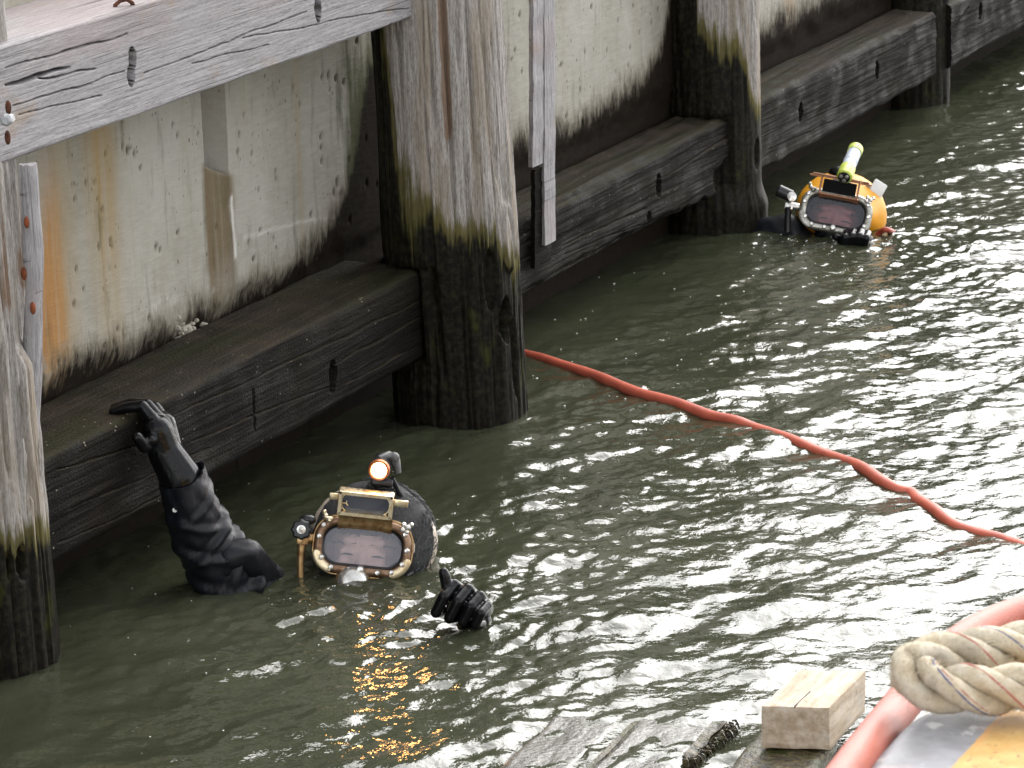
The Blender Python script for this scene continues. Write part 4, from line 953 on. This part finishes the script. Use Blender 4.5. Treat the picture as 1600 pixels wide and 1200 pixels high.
path = [hz1(490, 990, 7.56), hz1(415, 932, 7.52), hz1(352, 893, 7.44), hz1(317, 838, 7.40), hz1(299, 792, 7.37), hz1(285, 748, 7.345)]
SL = sleeve(P1, path, [0.060, 0.068, 0.074, 0.066, 0.057, 0.052], folds=((.44, 0.3, .015, .013, .8), (.51, -.4, .012, .010, -.9), (.58, .4, .013, .010, .9), (.655, -.2, .011, .009, -.8), (.73, .3, .011, .009, .7), (.80, -.1, .008, .008, -.6), (.88, .3, .005, .007, .5)), seed=3)
sleeve(P1, [hz1(335, 905, 7.44), hz1(358, 870, 7.385), hz1(384, 866, 7.39), hz1(407, 892, 7.455), hz1(432, 935, 7.58)], [0.022, 0.034, 0.035, 0.034, 0.034], n=28, per=50, folds=((.22, 1.0, .006, .010, .4), (.55, .6, .008, .012, -.5), (.72, .6, .006, .01, .5)), name='elbow_fold', seed=6)
b = MB(); bp = hz1(273, 797, 7.322); b.lathe([(.0052, -.004), (.0052, .001), (.0035, .0022), (.0022, .0012), (.0008, .0016)], bp, tuple(-FW), 16); b.build('snap_button', PWHITE, SL)
def hp(px, py, d): return hz1(px, py, d)
# hand over the beam edge: palm against the front face, fingers bent over the top
G = []
hp0 = hp; hp = lambda px, py, d: hp0(px, py, d+HOFF)
G += [('c', hp(301, 800, 6.97), hp(283, 748, 6.943), .047, .0455), ('c', hp(283, 748, 6.943), hp(258, 706, 6.93), .0455, .037)]
G += [('c', hp(258, 706, 6.93), hp(246, 672, 6.915), .036, .033), ('c', hp(262, 700, 6.94), hp(256, 662, 6.94), .031, .026)]
kn_ = [(236, 652, 6.90), (246, 652, 6.925), (256, 655, 6.95), (262, 664, 6.975)]
tips = [((222, 634, 6.90), (196, 637, 6.905), (177, 643, 6.91)), ((230, 632, 6.93), (204, 630, 6.945), (180, 637, 6.955)), ((243, 636, 6.96), (219, 629, 6.985), (198, 631, 7.00)), ((252, 645, 6.985), (232, 634, 7.01), (214, 633, 7.03))]
for (kx, ky, kd), tp, r in zip(kn_, tips, (.0125, .013, .0125, .011)):
    G += [('c', hp(250, 685, 6.94), hp(kx, ky, kd), .018, r*1.2), ('c', hp(kx, ky, kd), hp(*tp[0]), r*1.15, r), ('c', hp(*tp[0]), hp(*tp[1]), r, r*.93), ('c', hp(*tp[1]), hp(*tp[2]), r*.93, r*.80)]
G += [('c', hp(246, 698, 6.93), hp(226, 697, 6.885), .018, .015), ('c', hp(226, 697, 6.885), hp(215, 684, 6.865), .0145, .0125)]     # thumb
G += [('c', hp(240, 700, 6.92), hp(236, 688, 6.885), .014, .012)]
glove(P1, G, None); hp = hp0

# thumbs-up fist
dF = 7.10
G = []
for (tx, ty, bx_, by_, r) in ((709, 913, 681, 957, .0122), (731, 920, 702, 966, .0122), (750, 931, 723, 971, .0116), (761, 946, 743, 976, .0105)):
    G += [('c', hp(tx, ty, dF+.012), hp((tx+bx_)/2-1, (ty+by_)/2-3, dF-.012), r*.95, r*1.02), ('c', hp((tx+bx_)/2-1, (ty+by_)/2-3, dF-.012), hp(bx_, by_, dF-.002), r*1.02, r*.95), ('c', hp(bx_, by_, dF-.002), hp(bx_+10, by_-2, dF+.03), r*.95, r*.9)]
    G += [('c', hp(tx, ty, dF+.012), hp((tx+752)/2, (ty+955)/2, dF+.055), r, .02)]
G += [('e', hp(726, 944, dF+.035), .040, .030, .032), ('c', hp(738, 950, dF+.05), hp(752, 1010, dF+.11), .032, .036)]
G += [('c', hp(712, 935, dF+.02), hp(699, 920, dF+.005), .016, .0125), ('c', hp(699, 920, dF+.005), hp(695, 900, dF), .012, .0118), ('c', hp(695, 900, dF), hp(693, 894, dF-.002), .0118, .0102)]
glove(P1, G, None, 0.0021)

# ---- farther diver
K2 = 0.00140
A2 = atz(1306, 332, 10.44); M2 = frame(A2, math.radians(11.0), K2, math.radians(-6), math.radians(-6))
base2 = at(1306, 358, 2, 0.0)
P2 = empty('person', (base2[0], base2[1], 0), 'farther diver in a yellow helmet with a torch on top, low in the water', 'person')
head_and_body('body', M2, P2, [(-1, hz1(1190, 390, 10.5), hz1(1240, 410, 10.5)), (1, hz1(1405, 420, 10.45), hz1(1352, 392, 10.36))], SKINR)
H2 = helmet(P2, M2, 2)
ta, tb = hz1(1319, 277, 10.36), hz1(1338, 231, 10.48); td = (tb-ta).normalized(); tl = (tb-ta).length
b = MB(); b.lathe([(.020, 0), (.0235, .004), (.0235, tl*.30), (.021, tl*.33)], ta, td, 20); b.build('torch_head', LIME, H2)
b = MB(); b.lathe([(.0205, tl*.32), (.0205, tl*.84)], ta, td, 20); b.lathe([(.0215, tl*.5), (.0215, tl*.54)], ta, td, 20); b.build('torch_barrel', PALEB, H2)
b = MB(); b.lathe([(.0225, tl*.83), (.0225, tl*.97), (.018, tl*1.02)], ta, td, 20); b.build('torch_tail', LIME, H2)
b = MB(); b.lathe([(.018, -.003), (.018, .001)], ta, td, 20); b.build('torch_face', BLACKP, H2)
e1_ = td.orthogonal().normalized(); e2_ = td.cross(e1_)
for k in range(3):
    a = 2*math.pi*k/3+.4; b = MB(); b.lathe([(.0065, -.004), (.006, -.006), (.001, -.0075)], ta+(e1_*math.cos(a)+e2_*math.sin(a))*.0095, td, 10); b.build('torch_reflector', CHROME, H2)
b = MB(M2); b.box((58, 42, -52), (90, 92, -44), 3, Matrix.Rotation(math.radians(-18), 3, 'Z') @ Matrix.Rotation(math.radians(25), 3, 'Y')); b.build('side_plate', WHITE, H2)
b = MB(M2); b.tube([(52, 78, -40), (66, 72, -50), (74, 60, -56)], 5, 8); b.build('plate_bracket', CHROME, H2)
b = MB(M2); b.ell((-8, 92, -60), 26, 20, 22, 14, 10); b.build('dark_splash', RUBBER, H2)  # dark rubber blob stands in for the splash behind the torch
G = []
hp1 = hp; hp = lambda px, py, d: hp1(px, py-2, d-0.055)
for k, (x, y) in enumerate(((1320, 371), (1331, 369), (1342, 369), (1353, 372))):
    G += [('c', hp(x+3, y-5, 10.40), hp(x, y+2, 10.365), .0125, .0132), ('c', hp(x, y+2, 10.365), hp(x-2, y+11, 10.375), .013, .012), ('c', hp(x+3, y-5, 10.40), hp(1336, y+10, 10.46), .012, .02)]
G += [('e', hp(1338, 380, 10.42), .042, .03, .028), ('c', hp(1345, 380, 10.43), hp(1372, 398, 10.46), .033, .036), ('c', hp(1318, 378, 10.41), hp(1306, 372, 10.39), .013, .011)]
hp = hp1
glove(P2, G, None, 0.003)
sleeve(P2, [hz1(1150, 405, 10.6), hz1(1196, 362, 10.55), hz1(1232, 358, 10.52), hz1(1270, 395, 10.5)], [.042, .044, .046, .045], n=24, per=40, seed=9)

# ------------------------------------------------------------------ hoses
def smooth_path(P, n):
    P = [Vector(tuple(p)) for p in P]; P = [2*P[0]-P[1]]+P+[2*P[-1]-P[-2]]; out = []
    for i in range(1, len(P)-2):
        for j in range(n):
            t = j/n; a, b_, c_, d_ = P[i-1], P[i], P[i+1], P[i+2]
            out.append(0.5*((2*b_)+(-a+c_)*t+(2*a-5*b_+4*c_-d_)*t*t+(-a+3*b_-3*c_+d_)*t**3))
    out.append(P[-2]); return out
hp_ = [(700, 520, -.03), (770, 537, -.006), (822, 553, -.004), (850, 562, .0), (880, 573, .004), (930, 590, .008), (1000, 618, .009), (1060, 636, .008), (1110, 650, .006), (1150, 659, .004), (1180, 666, -.006), (1215, 678, -.008), (1255, 694, .0), (1300, 708, -.008), (1330, 722, -.003), (1352, 738, .009), (1378, 757, .010), (1402, 764, .0), (1424, 766, -.010), (1440, 785, .002), (1465, 804, .008), (1492, 818, -.002), (1525, 826, -.009), (1565, 838, -.010), (1610, 856, -.009), (1680, 885, -.008), (1800, 925, -.02)]
pts = []
for x, y, z in hp_:
    p = at(x, y, 2, 0.0); pts.append((p[0], p[1], max(z, -.007)*0.75 - (.001 if x < 1150 else .002)))
hpth = smooth_path(pts, 8); wl_ = np.array([wz(p.x, p.y) for p in hpth]); wl_ = np.convolve(np.pad(wl_, 3, mode='edge'), np.ones(7)/7, 'valid')
for p, h_ in zip(hpth, wl_): p.z += 0.55*float(h_)
b = MB(); b.tube(hpth, 0.0145, 16); tag(b.build('diver_hose', HOSE, None, 60), 'long red hose floating across the water from the middle pile', 'hose')
p1, p2, p3 = at(1376, 362, 2, .012), at(1386, 359, 2, .022), at(1400, 366, 2, -.01)
b = MB(); b.tube(smooth_path([p1-np.array([.02, 0, .03]), p1, p2, p3, p3+np.array([.05, .0, -.03])], 6), 0.0085, 12); tag(b.build('hose_loop', simple('dark red hose', (0.36, 0.055, 0.03), 0.4), None, 60), 'short dark red loop of hose surfacing beside the far diver', 'hose')

# ------------------------------------------------------------------ boat corner, rope and hose in the foreground
ZD = 1.05
def build_boat():
    B = empty('boat', (-0.4, 2.6, 0), 'grey painted boat deck corner with a yellow band at the lower right', 'boat')
    # hull plan outline with a rounded corner, extruded with a rolled edge
    x0, y1 = -1.118, 3.345; out = []
    rc = 0.09
    for i in range(13): a = math.radians(180-90*i/12); out.append((x0+rc+rc*math.cos(a), y1-rc+rc*math.sin(a)))
    out += [(0.2, y1+0.06), (1.6, y1), (1.6, -2.5), (x0, -2.5)]
    def inset(d):
        n = len(out); r = []
        for i in range(n):
            a, b_, c_ = np.array(out[i-1]), np.array(out[i]), np.array(out[(i+1) % n])
            t = (b_-a)/np.linalg.norm(b_-a)+(c_-b_)/np.linalg.norm(c_-b_); t /= np.linalg.norm(t); nn = np.array([t[1], -t[0]]); r.append(tuple(b_+nn*d))
        return r
    m = MB(); rs = []
    for d, z in ((0.0, -0.4), (0.0, ZD-.035), (.006, ZD-.018), (.018, ZD-.006), (.034, ZD)): rs.append([(x, y, z) for x, y in inset(d)])
    m.rings(rs); m.build('hull', DECK, B, 50)
    return B
build_boat()
fh = [(1800, 905), (1700, 930), (1600, 957), (1530, 986), (1470, 1028), (1428, 1078), (1392, 1122), (1352, 1172), (1310, 1228), (1270, 1290)]
zz = [.98, .98, .985, .99, .995, 1.00, 1.02, 1.04, 1.045, 1.045]
pts = [at(x, y, 2, z) for (x, y), z in zip(fh, zz)]
b = MB(); b.tube(smooth_path(pts, 10), 0.0205, 24); tag(b.build('deck_hose', HOSEF, None, 60), 'thick salmon red hose bent over the edge of the boat under the rope', 'hose')

def build_rope():
    lower = [(1900, 1062), (1760, 1066), (1680, 1071), (1600, 1076), (1540, 1078), (1480, 1076), (1446, 1068), (1422, 1046), (1442, 1034), (1480, 1026), (1540, 1018), (1600, 1009), (1680, 998), (1780, 985), (1900, 970)]
    zl = [1.082]*6+[1.084, 1.090, 1.094, 1.092, 1.09, 1.09, 1.09, 1.09, 1.09]
    P = smooth_path([at(x, y, 2, z) for (x, y), z in zip(lower, zl)], 40)
    R = empty('mooring_rope', tuple(P[len(P)//2]), 'thick fuzzy beige rope doubled back across the end of the boat deck', 'rope')
    k = len(P); cum = [0]
    for a, b_ in zip(P[:-1], P[1:]): cum.append(cum[-1]+(b_-a).length)
    T = [(P[min(i+1, k-1)]-P[max(i-1, 0)]).normalized() for i in range(k)]
    nr = Vector((0, 0, 1)); N = []
    for t in T: nr = (nr-t*nr.dot(t)).normalized(); N.append(nr.copy())
    pitch = 0.150; R0, RS = 0.0145, 0.0124; strands = []
    for s_ in range(3):
        path, rad = [], []
        for i in range(k):
            ph = 2*math.pi*cum[i]/pitch+2*math.pi*s_/3; bn = T[i].cross(N[i]); path.append(P[i]+(N[i]*math.cos(ph)+bn*math.sin(ph))*R0); rad.append(RS*(1+0.05*float(vnoise(i*.11, s_, 2.0))))
        strands.append(path); b = MB(); b.tube(path, rad, 18); b.build('strand', ROPE, R, 60)
    fz = MB()
    for n_ in range(7000):
        st = random.choice(strands); i = random.randrange(2, k-2); tdir = (st[i+1]-st[i-1]).normalized()
        o = Vector((random.gauss(0, 1), random.gauss(0, 1), random.gauss(0, 1))); o = (o-tdir*o.dot(tdir)).normalized()
        p = st[i]+o*RS*0.98; l = random.uniform(.005, .016); tip = p+(tdir*random.uniform(-1, 1)+o*random.uniform(.15, .7)+Vector((random.gauss(0, .3),)*3))*l
        sd_ = tdir.cross(o)*0.00055; vs = fz._v([p-sd_, p+sd_, tip]); fz.face(vs)
    me = fz.mesh('rope_fibre', wloc(R)); o_ = link('rope_fibre', me, ROPE, R); o_['kind'] = 'stuff'
    for s_, mt, off in ((0, YARNB, .3), (0, YARNR, .75), (1, YARNR, -.2)):
        path = []
        for i in range(k):
            ph = 2*math.pi*cum[i]/pitch+2*math.pi*s_/3+off; bn = T[i].cross(N[i]); c_ = strands[s_][i]; path.append(c_+(N[i]*math.cos(ph)+bn*math.sin(ph))*(RS*0.96)+Vector((0, 0, 1))*0)
        b = MB(); b.tube(path, 0.0011, 6); b.build('tracer_yarn', mt, R, 60)
build_rope()

# ------------------------------------------------------------------ raft of awash timbers with the pale block
def rough_box(mb, o, ex, ey, L, W, Hh, n=14, amp=.004, seed=0):
    """box along ex (L) and ey (W), height Hh downward from o (top corner), with uneven faces"""
    o, ex, ey = Vector(tuple(o)), Vector(ex).normalized(), Vector(ey).normalized(); ez = Vector((0, 0, 1)); t = bmesh.new()
    bmesh.ops.create_cube(t, size=1.0); bmesh.ops.subdivide_edges(t, edges=t.edges[:], cuts=n, use_grid_fill=True)
    for v in t.verts:
        u = v.co+Vector((.5, .5, .5)); p = o+ex*L*u.x+ey*W*u.y+ez*Hh*(u.z-1)
        e = (min(u.x, 1-u.x) < .01)+(min(u.y, 1-u.y) < .01)+(min(u.z, 1-u.z) < .01)
        k = np.array([float(fbm(p.x*28+seed, p.y*28, p.z*28, 3)), float(fbm(p.x*28+seed+9, p.y*28, p.z*28, 3)), float(fbm(p.x*28+seed+5, p.y*28+3, p.z*28, 3))])
        cin = (v.co*(-1)).normalized() if e >= 2 else Vector((0, 0, 0))
        v.co = p+Vector(k)*amp + (ex*cin.x+ey*cin.y+ez*cin.z)*amp*1.2
    mb.merge(t)
RF = empty('timber_raft', (-2.38, 5.55, 0), 'waterlogged grey timbers awash at the bottom of the picture', 'raft')
q1, q2, q3, q4 = at(1148, 1122, 2, .022), at(1018, 1112, 2, .020), at(1000, 1114, 2, .012), at(905, 1150, 2, .004)
exd = np.array([math.sin(math.radians(-2)), math.cos(math.radians(-2)), 0])
b = MB(); rough_box(b, (-2.428, 5.02, .003), (1, .10, 0), (-.05, 1, 0), .150, .700, .10, 16, .006, 3); b.build('raft_timber', AWASH, RF, 60)
b = MB(); rough_box(b, (-2.590, 5.02, .001), (1, .05, 0), (-.05, 1, 0), .138, .66, .10, 16, .006, 8); b.build('raft_timber', AWASH, RF, 60)
b = MB()
for k in range(260):
    if k < 260: p = Vector((-2.278+random.gauss(0, .004), random.uniform(5.50, 5.715), random.uniform(.002, .018)))
    else: p = Vector((random.uniform(-2.60, -2.50), random.uniform(5.20, 5.68), .012))
    d_ = Vector((random.uniform(.2, 1) if k < 260 else random.gauss(0, 1), random.gauss(0, .5), random.uniform(-.5, .1)))*random.uniform(.006, .018)
    b.tube([p, p+d_*.5+Vector((0, 0, .002)), p+d_+Vector((0, 0, -.008))], [.0022, .0018, .0006], 4, False)
rough_box(b, (-2.300, 5.50, .020), (1, .1, 0), (-.06, 1, 0), .030, .205, .05, 12, .010, 31); rough_box(b, (-2.446, 5.40, .0095), (1, .1, 0), (-.06, 1, 0), .014, .28, .04, 10, .004, 35)  # second box: dark strip painting the shadow between the boards
o_ = b.build('weed_and_gap_shade', WEED, RF, 60); o_['kind'] = 'stuff'
b = MB(); rough_box(b, (-2.150, 5.10, .030), (1, .2, 0), (-.10, 1, 0), .150, .56, .10, 14, .006, 12); b.build('weedy_timber', WEED, RF, 60)
TB = MB(); o_ = np.array(at(1198, 1172, 2, .033)); e_x = (np.array(at(1300, 1174, 2, .033))-o_); W_ = np.linalg.norm(e_x); tp = o_+np.array([0, 0, .083])
rough_box(TB, tp-np.array([.012, 0, 0]), tuple(e_x/W_), (-.02, 1, 0.0), W_+.008, .205, .083, 12, .0022, 22)
BK = TB.build('timber_block', BLOCKW, None, 30); tag(BK, 'pale sawn timber block resting on the weedy raft beside the red hose', 'block')
b = MB()
c_ = o_+np.array([0, 0, .0838])+e_x*0.42; b.box(c_+np.array([-.0008, .005, -.004]), c_+np.array([.0008, .085, .0004]), 0); b.build('check_crack', VOID, BK)

# ------------------------------------------------------------------ white flecks: glints of sky painted as solid specks, mixed with foam
b = MB()
def fleck(x, y, r):
    b.ell((x, y, wz(x, y)+r*0.15), r, r*random.uniform(.8, 1.8), r*0.45, 7, 5)
for k in range(70):
    a = random.uniform(0, 6.28); r = abs(random.gauss(.17, .07)); fleck(D1[0]+r*math.cos(a), D1[1]+r*math.sin(a), random.uniform(.0008, .0024))
for k in range(70):
    a = random.uniform(0, 6.28); r = abs(random.gauss(.16, .07)); fleck(D2[0]+r*math.cos(a), D2[1]+r*math.sin(a), random.uniform(.001, .003))
for k in range(70):
    p = at(random.uniform(80, 820), random.uniform(680, 1190), 2, 0); fleck(p[0], p[1], random.uniform(.0008, .0018))
for k in range(40):
    p = at(random.uniform(820, 1240), random.uniform(380, 640), 2, 0); fleck(p[0], p[1], random.uniform(.0012, .003))
tag(b.build('foam_and_glints', simple('white foam and glint', (0.78, 0.80, 0.78), 0.35), None, 80), kind='stuff')
